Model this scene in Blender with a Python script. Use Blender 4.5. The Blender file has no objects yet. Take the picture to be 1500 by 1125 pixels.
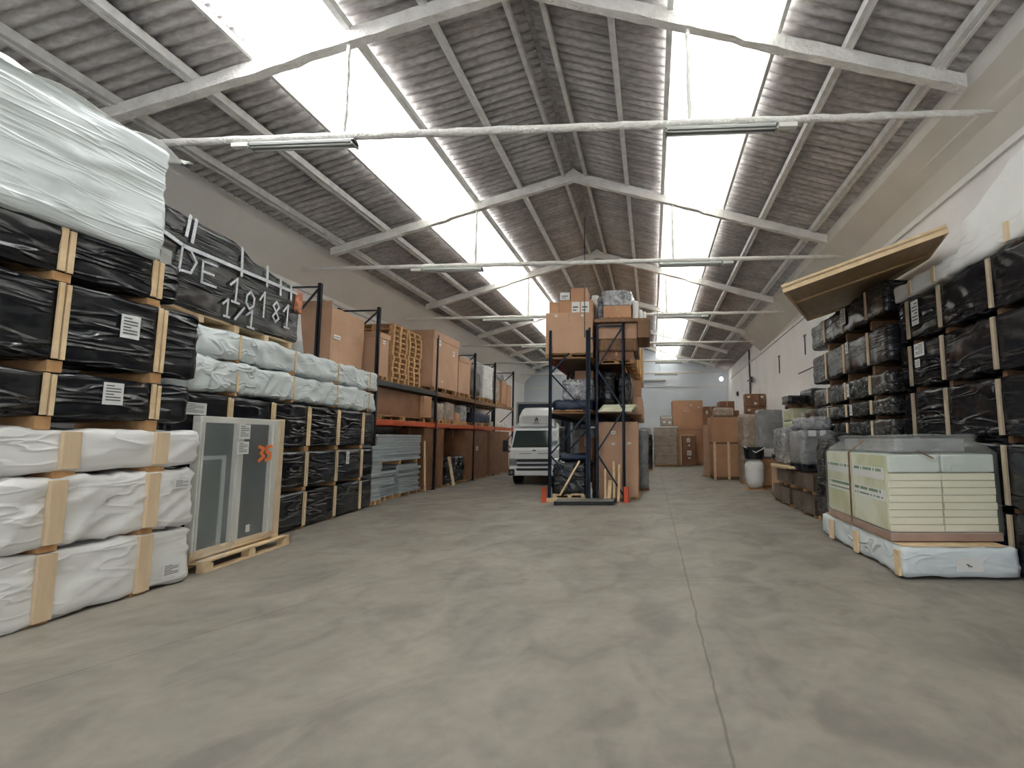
import bpy, bmesh, math, random
from mathutils import Vector, Matrix, noise
random.seed(7)
S = bpy.context.scene
COL = S.collection

# ---------------------------------------------------------------- camera
cam_d = bpy.data.cameras.new('camera'); cam = bpy.data.objects.new('camera', cam_d); COL.objects.link(cam)
S.camera = cam
cam_d.sensor_width = 36.0; cam_d.lens = 740.0 * 36.0 / 1500.0
cam_d.shift_x = (750.0 - 918.0) / 1500.0
cam_d.clip_start = 0.05; cam_d.clip_end = 200
R = Matrix(((0.9987396831, 0.0124842460, 0.0486126418),
            (0.0496596765, -0.1053590434, -0.9931935302),
            (-0.0072774910, 0.9943558797, -0.1058462212)))
cam.matrix_world = Matrix.Translation((0, 0, 1.6)) @ R.to_4x4()

# ---------------------------------------------------------------- world and exposure
w = bpy.data.worlds.new('overcast_sky'); S.world = w; w.use_nodes = True
bg = w.node_tree.nodes['Background']
bg.inputs[0].default_value = (0.93, 0.97, 1.0, 1); bg.inputs[1].default_value = 1.5
S.view_settings.view_transform = 'Standard'
try: S.view_settings.look = 'None'
except Exception: pass
S.view_settings.gamma = 1.0; S.view_settings.use_curve_mapping = False
S.view_settings.exposure = 0.22
SKYLIGHT = 13.0
S.cycles.max_bounces = 8; S.cycles.diffuse_bounces = 5; S.cycles.glossy_bounces = 3
S.cycles.transmission_bounces = 6; S.cycles.transparent_max_bounces = 12
S.cycles.caustics_reflective = False; S.cycles.caustics_refractive = False
S.cycles.sample_clamp_indirect = 6.0
S.cycles.use_denoising = True

# ---------------------------------------------------------------- materials
def newmat(name):
    m = bpy.data.materials.new(name); m.use_nodes = True
    nt = m.node_tree; b = nt.nodes['Principled BSDF']
    return m, nt, b
def N(nt, t, **k):
    n = nt.nodes.new(t)
    for a, v in k.items():
        if a in n.inputs: n.inputs[a].default_value = v
        else: setattr(n, a, v)
    return n
def coords(nt, stretch=(1, 1, 1), rot=(0, 0, 0)):
    tc = N(nt, 'ShaderNodeTexCoord'); mp = N(nt, 'ShaderNodeMapping')
    mp.inputs['Scale'].default_value = stretch; mp.inputs['Rotation'].default_value = rot
    nt.links.new(tc.outputs['Object'], mp.inputs['Vector'])
    return mp.outputs[0]
def ramp(nt, fac, c1, c2, a=0.3, b=0.7):
    r = N(nt, 'ShaderNodeValToRGB')
    r.color_ramp.elements[0].position = a; r.color_ramp.elements[1].position = b
    r.color_ramp.elements[0].color = (*c1, 1); r.color_ramp.elements[1].color = (*c2, 1)
    nt.links.new(fac, r.inputs[0]); return r.outputs[0]
def pm(name, c1, c2=None, scale=4, rough=0.6, bump=0, bscale=20, stretch=(1, 1, 1), bstretch=None, spec=0.4,
       metallic=0, a=0.3, b=0.7, rot=(0, 0, 0), distort=0, bdist=0.02, ridge=False):
    m, nt, p = newmat(name)
    p.inputs['Base Color'].default_value = (*c1, 1); p.inputs['Roughness'].default_value = rough
    p.inputs['Metallic'].default_value = metallic; p.inputs['Specular IOR Level'].default_value = spec
    if c2:
        v = coords(nt, stretch, rot)
        n = N(nt, 'ShaderNodeTexNoise', Scale=scale, Detail=6.0, Distortion=distort); nt.links.new(v, n.inputs['Vector'])
        nt.links.new(ramp(nt, n.outputs[0], c1, c2, a, b), p.inputs['Base Color'])
    if bump:
        v = coords(nt, bstretch or stretch, rot)
        n = N(nt, 'ShaderNodeTexNoise', Scale=bscale, Detail=4.0, Distortion=distort); nt.links.new(v, n.inputs['Vector'])
        h = n.outputs[0]
        if ridge:
            s1 = N(nt, 'ShaderNodeMath', operation='SUBTRACT'); s1.inputs[1].default_value = 0.5; nt.links.new(h, s1.inputs[0])
            s2 = N(nt, 'ShaderNodeMath', operation='ABSOLUTE'); nt.links.new(s1.outputs[0], s2.inputs[0])
            s3 = N(nt, 'ShaderNodeMath', operation='MULTIPLY_ADD', use_clamp=True); s3.inputs[1].default_value = -9.0; s3.inputs[2].default_value = 1.0; nt.links.new(s2.outputs[0], s3.inputs[0])
            s4 = N(nt, 'ShaderNodeMath', operation='POWER'); s4.inputs[1].default_value = 1.6; nt.links.new(s3.outputs[0], s4.inputs[0])
            n.inputs['Detail'].default_value = 1.0
            k = N(nt, 'ShaderNodeTexNoise', Scale=bscale * 0.45, Detail=1.0); nt.links.new(v, k.inputs['Vector'])
            k2 = N(nt, 'ShaderNodeMapRange'); k2.inputs['From Min'].default_value = 0.4; k2.inputs['From Max'].default_value = 0.62; nt.links.new(k.outputs[0], k2.inputs['Value'])
            s5 = N(nt, 'ShaderNodeMath', operation='MULTIPLY'); nt.links.new(s4.outputs[0], s5.inputs[0]); nt.links.new(k2.outputs[0], s5.inputs[1])
            h = s5.outputs[0]
        bn = N(nt, 'ShaderNodeBump', Strength=bump, Distance=bdist); nt.links.new(h, bn.inputs['Height'])
        nt.links.new(bn.outputs[0], p.inputs['Normal'])
    return m
M = {}
M['black'] = pm('black_film', (0.006, 0.007, 0.010), (0.011, 0.012, 0.016), 3, 0.2, 0.8, 1.8, bstretch=(1.5, 0.6, 4.5), spec=0.5, distort=0.5, ridge=True, bdist=0.05)
M['black2'] = pm('black_wrap_film', (0.007, 0.008, 0.011), (0.016, 0.017, 0.020), 6, 0.24, 0.5, 2.0, bstretch=(1.5, 0.5, 7), spec=0.6, distort=1.2, ridge=True, bdist=0.05)
M['clearblack'] = pm('dark_pack_under_clear_film', (0.015, 0.015, 0.015), (0.09, 0.088, 0.085), 3.5, 0.18, 1.0, 2.6, bstretch=(2, 1.6, 4), spec=0.6, distort=1.5, ridge=True, bdist=0.05, a=0.4, b=0.75)
M['white'] = pm('white_sheet', (0.74, 0.735, 0.72), (0.80, 0.80, 0.79), 2, 0.5, 0.35, 1.6, bstretch=(1, 0.9, 4), spec=0.3, distort=0.5, ridge=True, bdist=0.04)
M['whitefilm'] = pm('white_glossy_sheet', (0.60, 0.65, 0.66), (0.72, 0.77, 0.78), 1.5, 0.3, 0.35, 2, bstretch=(1, 0.5, 6), spec=0.5, distort=0.4, ridge=True, bdist=0.03)
M['grey'] = pm('pale_blue_grey_sheet', (0.60, 0.66, 0.68), (0.70, 0.76, 0.78), 2, 0.35, 0.5, 1.8, bstretch=(1, 1.4, 3), spec=0.45, distort=0.8, ridge=True, bdist=0.04)
M['greyflat'] = pm('blue_grey_card', (0.33, 0.37, 0.39), (0.40, 0.44, 0.46), 3, 0.5, 0.4, 8, spec=0.4)
M['wood'] = pm('pine_wood', (0.55, 0.37, 0.19), (0.70, 0.52, 0.31), 3, 0.65, 0.2, 30, stretch=(6, 6, 0.8), spec=0.25)
M['woodx'] = pm('pale_timber', (0.60, 0.43, 0.25), (0.72, 0.56, 0.36), 2, 0.65, 0.2, 30, stretch=(5, 0.8, 5), spec=0.25)
M['woodgrey'] = pm('weathered_wood', (0.30, 0.24, 0.17), (0.46, 0.38, 0.28), 4, 0.7, 0.2, 30, stretch=(6, 6, 0.8), spec=0.2)
M['wooddark'] = pm('dark_wood', (0.14, 0.075, 0.035), (0.24, 0.13, 0.07), 3, 0.6, 0.2, 30, stretch=(5, 0.8, 5), spec=0.3)
M['palletwood'] = pm('pallet_wood', (0.42, 0.23, 0.10), (0.56, 0.34, 0.17), 4, 0.7, 0.2, 30, stretch=(2, 2, 2), spec=0.2)
M['ply'] = pm('plywood', (0.36, 0.23, 0.12), (0.50, 0.35, 0.20), 2.5, 0.45, 0.1, 20, stretch=(3, 0.7, 3), spec=0.4)
M['strap'] = pm('wide_tan_board', (0.58, 0.44, 0.29), (0.68, 0.53, 0.36), 3, 0.5, 0.15, 20, stretch=(4, 4, 0.7), spec=0.4)
M['card'] = pm('cardboard', (0.40, 0.21, 0.115), (0.48, 0.27, 0.155), 1.5, 0.6, 0.15, 14, spec=0.3)
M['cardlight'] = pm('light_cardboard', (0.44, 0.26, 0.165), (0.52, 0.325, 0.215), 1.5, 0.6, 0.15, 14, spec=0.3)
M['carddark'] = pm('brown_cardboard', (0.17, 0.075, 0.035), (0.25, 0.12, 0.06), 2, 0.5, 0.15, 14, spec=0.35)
M['cardwrap'] = pm('film_wrapped_card', (0.30, 0.22, 0.16), (0.42, 0.34, 0.27), 4, 0.22, 0.9, 5, bstretch=(1, 1, 3), spec=0.7, distort=1, ridge=True)
M['silver'] = pm('crumpled_clear_wrap', (0.22, 0.22, 0.235), (0.50, 0.50, 0.52), 5, 0.2, 1.0, 6, spec=0.8, distort=1.5, ridge=True, bdist=0.04)
M['greywrap'] = pm('wrapped_grey_load', (0.20, 0.20, 0.205), (0.32, 0.32, 0.33), 3, 0.25, 0.8, 4, bstretch=(1, 1, 3), spec=0.6, distort=1, ridge=True)
M['yellowwrap'] = pm('yellow_green_load', (0.50, 0.50, 0.30), (0.62, 0.62, 0.44), 3, 0.35, 0.6, 5, spec=0.5)
M['cream'] = pm('cream_foam', (0.80, 0.77, 0.58), (0.86, 0.83, 0.66), 2, 0.6, 0.2, 12, bstretch=(1, 1, 4), spec=0.3)
M['paleblue'] = pm('pale_film_foam', (0.56, 0.63, 0.58), (0.68, 0.73, 0.66), 2.5, 0.25, 0.6, 3, spec=0.6, distort=0.7, ridge=True)
M['greenprint'] = pm('green_print', (0.10, 0.22, 0.09), None, rough=0.6)
M['olive'] = pm('olive_tinted_side', (0.52, 0.52, 0.30), (0.72, 0.73, 0.58), 1.6, 0.4, 0.3, 10, bstretch=(1, 1, 6), spec=0.4, a=0.4, b=0.6)
M['pinkbase'] = pm('pinkish_board', (0.30, 0.20, 0.16), (0.38, 0.26, 0.21), 3, 0.5, 0.2, 12)
M['paper'] = pm('white_paper', (0.74, 0.74, 0.73), None, rough=0.6)
M['ink'] = pm('grey_ink', (0.10, 0.10, 0.11), None, rough=0.7)
M['orangemark'] = pm('orange_marker', (0.80, 0.20, 0.05), None, rough=0.6)
M['redmark'] = pm('pale_print', (0.70, 0.45, 0.42), None, rough=0.6)
M['tape'] = pm('white_tape', (0.72, 0.74, 0.76), (0.45, 0.47, 0.5), 30, 0.4, spec=0.4)
M['rackblue'] = pm('dark_blue_steel', (0.006, 0.014, 0.030), (0.012, 0.024, 0.045), 6, 0.5, 0.1, 30, spec=0.25)
M['rackgrey'] = pm('dark_grey_steel', (0.022, 0.025, 0.032), (0.04, 0.043, 0.05), 6, 0.5, 0.1, 30, spec=0.3)
M['beam'] = pm('orange_steel', (0.55, 0.10, 0.035), (0.42, 0.08, 0.03), 4, 0.45, 0.1, 30)
M['guard'] = pm('orange_guard', (0.55, 0.08, 0.03), None, rough=0.45)
M['coat'] = pm('sprayed_white_coat', (0.66, 0.635, 0.60), (0.80, 0.78, 0.74), 5, 0.85, 1.0, 22, spec=0.15, bdist=0.03)
M['purlin'] = pm('white_painted_purlin', (0.58, 0.57, 0.55), (0.76, 0.75, 0.73), 6, 0.75, 0.5, 20, spec=0.2)
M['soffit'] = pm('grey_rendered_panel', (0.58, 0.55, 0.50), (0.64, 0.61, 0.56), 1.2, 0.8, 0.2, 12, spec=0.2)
M['soffitleft'] = pm('brightened_rendered_panel', (0.74, 0.71, 0.67), (0.80, 0.77, 0.73), 1.2, 0.8, 0.2, 12, spec=0.2)  # left soffit colour lightened in place of the light it lacks
M['ledge'] = pm('pale_concrete_ledge', (0.70, 0.69, 0.66), (0.77, 0.76, 0.74), 3, 0.8, 0.3, 20, spec=0.2)
M['dark'] = pm('dark_gap', (0.03, 0.028, 0.026), None, rough=0.9)
M['fixture'] = pm('grey_enamel', (0.32, 0.33, 0.31), None, rough=0.4)
M['tube'] = pm('unlit_tube_glass', (0.55, 0.55, 0.52), None, rough=0.2)
M['truckwhite'] = pm('truck_paint', (0.78, 0.80, 0.81), None, rough=0.25, spec=0.5)
M['blackplastic'] = pm('black_plastic', (0.012, 0.013, 0.015), (0.025, 0.026, 0.028), 10, 0.4)
M['rubber'] = pm('rubber', (0.01, 0.01, 0.01), None, rough=0.8)
M['navy'] = pm('navy_tarpaulin', (0.010, 0.018, 0.045), (0.015, 0.03, 0.07), 3, 0.4, 0.3, 5)
M['chrome'] = pm('lamp_reflector', (0.6, 0.62, 0.64), None, rough=0.15, metallic=0.8)
M['wallwhite'] = None
M['bottle'] = pm('bottle_plastic', (0.62, 0.64, 0.60), None, rough=0.4)
M['metalplate'] = pm('worn_steel_plate', (0.18, 0.18, 0.17), (0.27, 0.26, 0.24), 5, 0.5, 0.2, 20, metallic=0.3)
M['roll'] = pm('dark_brown_wrap', (0.07, 0.045, 0.03), (0.13, 0.09, 0.065), 3, 0.35, 0.7, 4, bstretch=(1, 1, 3), spec=0.5, ridge=True)
M['framewhite'] = pm('pale_window_profile', (0.66, 0.65, 0.61), (0.76, 0.75, 0.71), 3, 0.5, 0.1, 20)
M['orangecard'] = pm('orange_tan_panel', (0.55, 0.28, 0.10), (0.66, 0.38, 0.16), 2, 0.5, 0.1, 12)
M['pipe'] = pm('dark_pipe', (0.06, 0.06, 0.06), (0.10, 0.10, 0.10), 8, 0.5)

def mk_floor():
    m, nt, p = newmat('concrete_floor')
    tc = N(nt, 'ShaderNodeTexCoord'); v = tc.outputs['Object']
    def noi(s, d=6.0, dist=0.0, st=None):
        n = N(nt, 'ShaderNodeTexNoise', Scale=s, Detail=d, Distortion=dist)
        if st:
            mp = N(nt, 'ShaderNodeMapping'); mp.inputs['Scale'].default_value = st; nt.links.new(v, mp.inputs[0]); nt.links.new(mp.outputs[0], n.inputs['Vector'])
        else: nt.links.new(v, n.inputs['Vector'])
        return n.outputs[0]
    base = ramp(nt, noi(0.9, 8, 0.6), (0.200, 0.182, 0.156), (0.285, 0.258, 0.220), 0.30, 0.70)
    fine = ramp(nt, noi(9, 8, 0.2), (0.92, 0.92, 0.92), (1.06, 1.06, 1.06), 0.3, 0.7)
    dirt = ramp(nt, noi(1.7, 8, 1.4, (1, 0.7, 1)), (0.76, 0.76, 0.78), (1, 1, 1), 0.34, 0.54)
    def mul(a, b):
        x = N(nt, 'ShaderNodeMix', data_type='RGBA', blend_type='MULTIPLY'); x.inputs[0].default_value = 1.0
        nt.links.new(a, x.inputs[6]); nt.links.new(b, x.inputs[7]); return x.outputs[2]
    c = mul(mul(base, fine), dirt)
    sep = N(nt, 'ShaderNodeSeparateXYZ'); nt.links.new(v, sep.inputs[0])
    wob = noi(2.5, 3)
    def line(nx, ny, d, wdt, lo):
        a = N(nt, 'ShaderNodeMath', operation='MULTIPLY'); a.inputs[1].default_value = nx; nt.links.new(sep.outputs[0], a.inputs[0])
        b = N(nt, 'ShaderNodeMath', operation='MULTIPLY_ADD'); b.inputs[1].default_value = ny; nt.links.new(sep.outputs[1], b.inputs[0]); nt.links.new(a.outputs[0], b.inputs[2])
        e = N(nt, 'ShaderNodeMath', operation='MULTIPLY_ADD'); e.inputs[1].default_value = 0.05; nt.links.new(wob, e.inputs[0]); nt.links.new(b.outputs[0], e.inputs[2])
        g = N(nt, 'ShaderNodeMath', operation='SUBTRACT'); g.inputs[1].default_value = d + 0.025; nt.links.new(e.outputs[0], g.inputs[0])
        h = N(nt, 'ShaderNodeMath', operation='ABSOLUTE'); nt.links.new(g.outputs[0], h.inputs[0])
        k = N(nt, 'ShaderNodeMath', operation='DIVIDE'); k.inputs[1].default_value = wdt; nt.links.new(h.outputs[0], k.inputs[0])
        return ramp(nt, k.outputs[0], (lo, lo, lo), (1, 1, 1), 0.4, 1.0)
    c = mul(c, line(1, 0, 0.38, 0.012, 0.62))
    c = mul(c, line(-0.93, 0.36, 5.03, 0.010, 0.66))
    c = mul(c, line(0, 1, 5.9, 0.010, 0.78))
    c = mul(c, line(0, 1, 11.6, 0.014, 0.78))
    nt.links.new(c, p.inputs['Base Color'])
    rr = N(nt, 'ShaderNodeMapRange'); rr.inputs['To Min'].default_value = 0.42; rr.inputs['To Max'].default_value = 0.72
    nt.links.new(noi(2.2), rr.inputs['Value']); nt.links.new(rr.outputs[0], p.inputs['Roughness'])
    p.inputs['Specular IOR Level'].default_value = 0.35
    bn = N(nt, 'ShaderNodeBump', Strength=0.15, Distance=0.01); nt.links.new(noi(40), bn.inputs['Height']); nt.links.new(bn.outputs[0], p.inputs['Normal'])
    return m
M['floor'] = mk_floor()
def mk_roof():
    m, nt, p = newmat('corrugated_fibre_cement')
    n1 = N(nt, 'ShaderNodeTexNoise', Scale=1.2, Detail=8.0, Distortion=0.6); nt.links.new(coords(nt, (0.8, 3, 1)), n1.inputs['Vector'])
    c = ramp(nt, n1.outputs[0], (0.38, 0.355, 0.345), (0.54, 0.515, 0.50), 0.33, 0.66)
    n2 = N(nt, 'ShaderNodeTexNoise', Scale=16.0, Detail=8.0); nt.links.new(coords(nt, (0.5, 1.6, 1)), n2.inputs['Vector'])
    c2 = ramp(nt, n2.outputs[0], (0.80, 0.80, 0.80), (1.12, 1.12, 1.12), 0.35, 0.62)
    x = N(nt, 'ShaderNodeMix', data_type='RGBA', blend_type='MULTIPLY'); x.inputs[0].default_value = 1.0
    nt.links.new(c, x.inputs[6]); nt.links.new(c2, x.inputs[7]); nt.links.new(x.outputs[2], p.inputs['Base Color'])
    p.inputs['Roughness'].default_value = 0.9; p.inputs['Specular IOR Level'].default_value = 0.1
    bn = N(nt, 'ShaderNodeBump', Strength=0.35, Distance=0.015); nt.links.new(n2.outputs[0], bn.inputs['Height']); nt.links.new(bn.outputs[0], p.inputs['Normal'])
    return m
M['roof'] = mk_roof()
def mk_wall(name, c1, c2, brick=True):
    m, nt, p = newmat(name)
    n1 = N(nt, 'ShaderNodeTexNoise', Scale=0.8, Detail=8.0); nt.links.new(coords(nt), n1.inputs['Vector'])
    nt.links.new(ramp(nt, n1.outputs[0], c1, c2, 0.3, 0.7), p.inputs['Base Color'])
    p.inputs['Roughness'].default_value = 0.8; p.inputs['Specular IOR Level'].default_value = 0.2
    tc = N(nt, 'ShaderNodeTexCoord'); sp = N(nt, 'ShaderNodeSeparateXYZ'); cb = N(nt, 'ShaderNodeCombineXYZ')
    nt.links.new(tc.outputs['Object'], sp.inputs[0])
    ad = N(nt, 'ShaderNodeMath', operation='ADD'); nt.links.new(sp.outputs[0], ad.inputs[0]); nt.links.new(sp.outputs[1], ad.inputs[1])
    nt.links.new(ad.outputs[0], cb.inputs[0]); nt.links.new(sp.outputs[2], cb.inputs[1])
    br = N(nt, 'ShaderNodeTexBrick'); br.inputs['Scale'].default_value = 1.0; br.inputs['Brick Width'].default_value = 0.4
    br.inputs['Row Height'].default_value = 0.2; br.inputs['Mortar Size'].default_value = 0.008
    nt.links.new(cb.outputs[0], br.inputs['Vector'])
    bn = N(nt, 'ShaderNodeBump', Strength=0.5, Distance=0.01, invert=True); nt.links.new(br.outputs['Fac'], bn.inputs['Height'])
    n2 = N(nt, 'ShaderNodeTexNoise', Scale=14.0, Detail=6.0); nt.links.new(coords(nt), n2.inputs['Vector'])
    b2 = N(nt, 'ShaderNodeBump', Strength=0.3, Distance=0.02); nt.links.new(n2.outputs[0], b2.inputs['Height']); nt.links.new(bn.outputs[0], b2.inputs['Normal'])
    nt.links.new(b2.outputs[0], p.inputs['Normal'])
    return m
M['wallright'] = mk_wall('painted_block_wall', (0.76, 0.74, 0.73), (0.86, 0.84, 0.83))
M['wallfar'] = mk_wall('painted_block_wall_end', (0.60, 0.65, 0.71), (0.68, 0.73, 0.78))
def mk_sky():
    m, nt, p = newmat('daylit_skylight_panel')
    p.inputs['Base Color'].default_value = (0.8, 0.8, 0.8, 1)
    p.inputs['Emission Color'].default_value = (0.97, 0.985, 1.0, 1); p.inputs['Emission Strength'].default_value = SKYLIGHT
    return m
M['sky'] = mk_sky()
def mk_film(name, col, tr, trans=0.5, rough=0.4, bump=0.4, bs=1.5, st=(1, 0.6, 1)):
    """thin sheet: part transparent, part translucent, part diffuse"""
    m, nt, p = newmat(name); nt.nodes.remove(p)
    out = nt.nodes['Material Output']
    a = N(nt, 'ShaderNodeBsdfTransparent'); b = N(nt, 'ShaderNodeBsdfTranslucent'); c = N(nt, 'ShaderNodeBsdfPrincipled')
    b.inputs['Color'].default_value = (*col, 1)
    c.inputs['Base Color'].default_value = (*col, 1); c.inputs['Roughness'].default_value = rough
    n = N(nt, 'ShaderNodeTexNoise', Scale=bs, Detail=5.0, Distortion=0.6); nt.links.new(coords(nt, st), n.inputs['Vector'])
    bn = N(nt, 'ShaderNodeBump', Strength=bump, Distance=0.05); nt.links.new(n.outputs[0], bn.inputs['Height'])
    nt.links.new(bn.outputs[0], c.inputs['Normal']); nt.links.new(bn.outputs[0], b.inputs['Normal'])
    m1 = N(nt, 'ShaderNodeMixShader'); m1.inputs[0].default_value = trans
    nt.links.new(c.outputs[0], m1.inputs[1]); nt.links.new(b.outputs[0], m1.inputs[2])
    m2 = N(nt, 'ShaderNodeMixShader'); m2.inputs[0].default_value = tr
    nt.links.new(m1.outputs[0], m2.inputs[1]); nt.links.new(a.outputs[0], m2.inputs[2])
    nt.links.new(m2.outputs[0], out.inputs[0]); return m
M['membrane'] = mk_film('skylight_membrane', (0.84, 0.84, 0.81), 0.06, 0.45)
M['hood'] = mk_film('milky_hood_film', (0.78, 0.80, 0.78), 0.80, 0.3, 0.12, 1.0, 4)
M['haze'] = mk_film('clear_stretch_film', (0.75, 0.78, 0.78), 0.88, 0.3, 0.15, 1.0, 6)
M['hazy'] = mk_film('cloudy_stretch_film', (0.62, 0.63, 0.60), 0.30, 0.3, 0.15, 1.0, 5)
def mk_glass():
    m, nt, p = newmat('dark_glass')
    p.inputs['Base Color'].default_value = (0.03, 0.045, 0.045, 1); p.inputs['Roughness'].default_value = 0.07
    p.inputs['Specular IOR Level'].default_value = 0.6
    return m
M['glass'] = mk_glass()
M['greenglass'] = pm('wrapped_green_glass', (0.03, 0.055, 0.05), (0.10, 0.13, 0.12), 1.2, 0.12, 0.25, 3, bstretch=(1, 0.6, 8), spec=0.7)

# ---------------------------------------------------------------- mesh helpers
class MB:
    def __init__(s): s.v = []; s.f = []; s.m = []
    def add(s, vs, fs, mi=0):
        o = len(s.v); s.v += [tuple(v) for v in vs]
        for f in fs: s.f.append(tuple(i + o for i in f)); s.m.append(mi)
        return s
    def box(s, x0, x1, y0, y1, z0, z1, mi=0, T=None):
        vs = [Vector(p) for p in ((x0, y0, z0), (x1, y0, z0), (x1, y1, z0), (x0, y1, z0), (x0, y0, z1), (x1, y0, z1), (x1, y1, z1), (x0, y1, z1))]
        if T is not None: vs = [T @ v for v in vs]
        return s.add(vs, [(0, 3, 2, 1), (4, 5, 6, 7), (0, 1, 5, 4), (1, 2, 6, 5), (2, 3, 7, 6), (3, 0, 4, 7)], mi)
    def bar(s, a, b, w, h, mi=0, up=(0, 0, 1)):
        a = Vector(a); b = Vector(b); d = (b - a).normalized(); u = Vector(up)
        if abs(d.dot(u)) > 0.99: u = Vector((0, 1, 0))
        sd = d.cross(u).normalized(); u = sd.cross(d)
        vs = []
        for p in (a, b):
            for i, j in ((-1, -1), (1, -1), (1, 1), (-1, 1)): vs.append(p + sd * i * w / 2 + u * j * h / 2)
        return s.add(vs, [(0, 1, 2, 3), (7, 6, 5, 4), (0, 4, 5, 1), (1, 5, 6, 2), (2, 6, 7, 3), (3, 7, 4, 0)], mi)
    def tube(s, pts, r, n=8, mi=0, lump=0, seed=0):
        pts = [Vector(p) for p in pts]; rings = []
        for i, p in enumerate(pts):
            d = (pts[min(i + 1, len(pts) - 1)] - pts[max(i - 1, 0)]).normalized()
            u = Vector((0, 0, 1)) if abs(d.z) < 0.9 else Vector((1, 0, 0))
            a = d.cross(u).normalized(); b = a.cross(d)
            rr = r[i] if isinstance(r, (list, tuple)) else r
            ring = []
            for k in range(n):
                t = 2 * math.pi * k / n
                q = rr * (1 + (lump * noise.noise(p * 7 + Vector((k * 1.7 + seed, seed, 0)))))
                ring.append(p + (a * math.cos(t) + b * math.sin(t)) * q)
            rings.append(ring)
        vs = [v for rg in rings for v in rg]; fs = []
        for i in range(len(pts) - 1):
            for k in range(n):
                k2 = (k + 1) % n
                fs.append((i * n + k, i * n + k2, (i + 1) * n + k2, (i + 1) * n + k))
        fs.append(tuple(range(n - 1, -1, -1))); fs.append(tuple((len(pts) - 1) * n + k for k in range(n)))
        return s.add(vs, fs, mi)
    def prism(s, prof, y0, y1, mi=0, axis='y', T=None):
        """profile of (a,b) points extruded along an axis"""
        n = len(prof)
        def P(a, b, c):
            v = {'y': (a, c, b), 'x': (c, a, b), 'z': (a, b, c)}[axis]
            v = Vector(v); return T @ v if T is not None else v
        vs = [P(a, b, y0) for a, b in prof] + [P(a, b, y1) for a, b in prof]
        fs = [tuple(range(n)), tuple(range(2 * n - 1, n - 1, -1))] + [(i, (i + 1) % n + 0, (i + 1) % n + n, i + n) for i in range(n)]
        return s.add(vs, fs, mi)
    def build(s, name, mats, parent=None, bevel=0, smooth=False, loc=None):
        me = bpy.data.meshes.new(name); me.from_pydata(s.v, [], s.f)
        if not isinstance(mats, (list, tuple)): mats = [mats]
        for m in mats: me.materials.append(m)
        me.polygons.foreach_set('material_index', s.m)
        bm = bmesh.new(); bm.from_mesh(me); bmesh.ops.recalc_face_normals(bm, faces=bm.faces)
        if smooth:
            for f in bm.faces: f.smooth = True
        bm.to_mesh(me); bm.free(); me.update()
        o = bpy.data.objects.new(name, me); COL.objects.link(o)
        if parent: o.parent = parent
        if loc: o.location = loc
        if bevel:
            b = o.modifiers.new('bevel', 'BEVEL'); b.width = bevel; b.segments = 2; b.limit_method = 'ANGLE'
        return o
def tag(o, label=None, cat=None, group=None, kind=None):
    if label: o['label'] = label
    if cat: o['category'] = cat
    if group: o['group'] = group
    if kind: o['kind'] = kind
    return o
def T(name, label, cat, loc=(0, 0, 0), rz=0, group=None):
    o = bpy.data.objects.new(name, None); COL.objects.link(o)
    o.location = loc; o.rotation_euler = (0, 0, rz); o.empty_display_size = 0.2
    return tag(o, label, cat, group)

def blob(sx, sy, sz, step=0.05, amp=0.012, seed=0, r=0.03, diag=0.0, pins=(), fr=(1.5, 0.9, 6), axis=1, top=None, org=(0, 0, 0)):
    """film or sheet drawn over a block: a rounded, creased box. Returns an MB."""
    n = [max(1, int(round(q / step))) for q in (sx, sy, sz)]; s = (sx, sy, sz); vs = []; idx = {}; fs = []
    r = min(r, sx / 2.2, sy / 2.2, sz / 2.2)
    def vid(i, j, k):
        key = (i, j, k)
        if key in idx: return idx[key]
        p = Vector((sx * i / n[0], sy * j / n[1], sz * k / n[2]))
        q = Vector([min(max(p[a], r), s[a] - r) for a in range(3)]); d = p - q
        l = d.length; nn = d / l if l > 1e-9 else Vector((0, 0, 1)); p = q + nn * r
        wq = Vector((p.x * fr[0], p.y * fr[1], (p.z - diag * p.y) * fr[2]))
        wq += Vector((0, 0, 1)) * 1.2 * noise.noise(p * 1.3 + Vector((seed, 3, 1)))
        g = noise.noise(wq + Vector((seed * 3.1, 0, seed))); g2 = noise.noise(wq * 2.3 + Vector((0, seed, 5)))
        h = (1 - min(1, abs(g) * 3.2)) ** 1.5 + 0.45 * (1 - min(1, abs(g2) * 3.2))
        pf = 1.0
        for pn in pins: pf = min(pf, 0.15 + min(1, abs(p[axis] - pn) / 0.18))
        p = p + nn * (amp * h * pf) + nn * amp * 1.2 * noise.noise(p * 2.1 + Vector((seed, 0, 9)))
        if top and p.z > sz * 0.5: p.z += top(p.x, p.y)
        idx[key] = len(vs); vs.append(p + Vector(org)); return idx[key]
    for a in range(3):
        b, c = (a + 1) % 3, (a + 2) % 3
        for side in (0, n[a]):
            for i in range(n[b]):
                for j in range(n[c]):
                    q = []
                    for (u, v) in ((0, 0), (1, 0), (1, 1), (0, 1)):
                        t = [0, 0, 0]; t[a] = side; t[b] = i + u; t[c] = j + v; q.append(vid(*t))
                    if side == 0: q.reverse()
                    fs.append(tuple(q))
    return MB().add(vs, fs)

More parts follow.
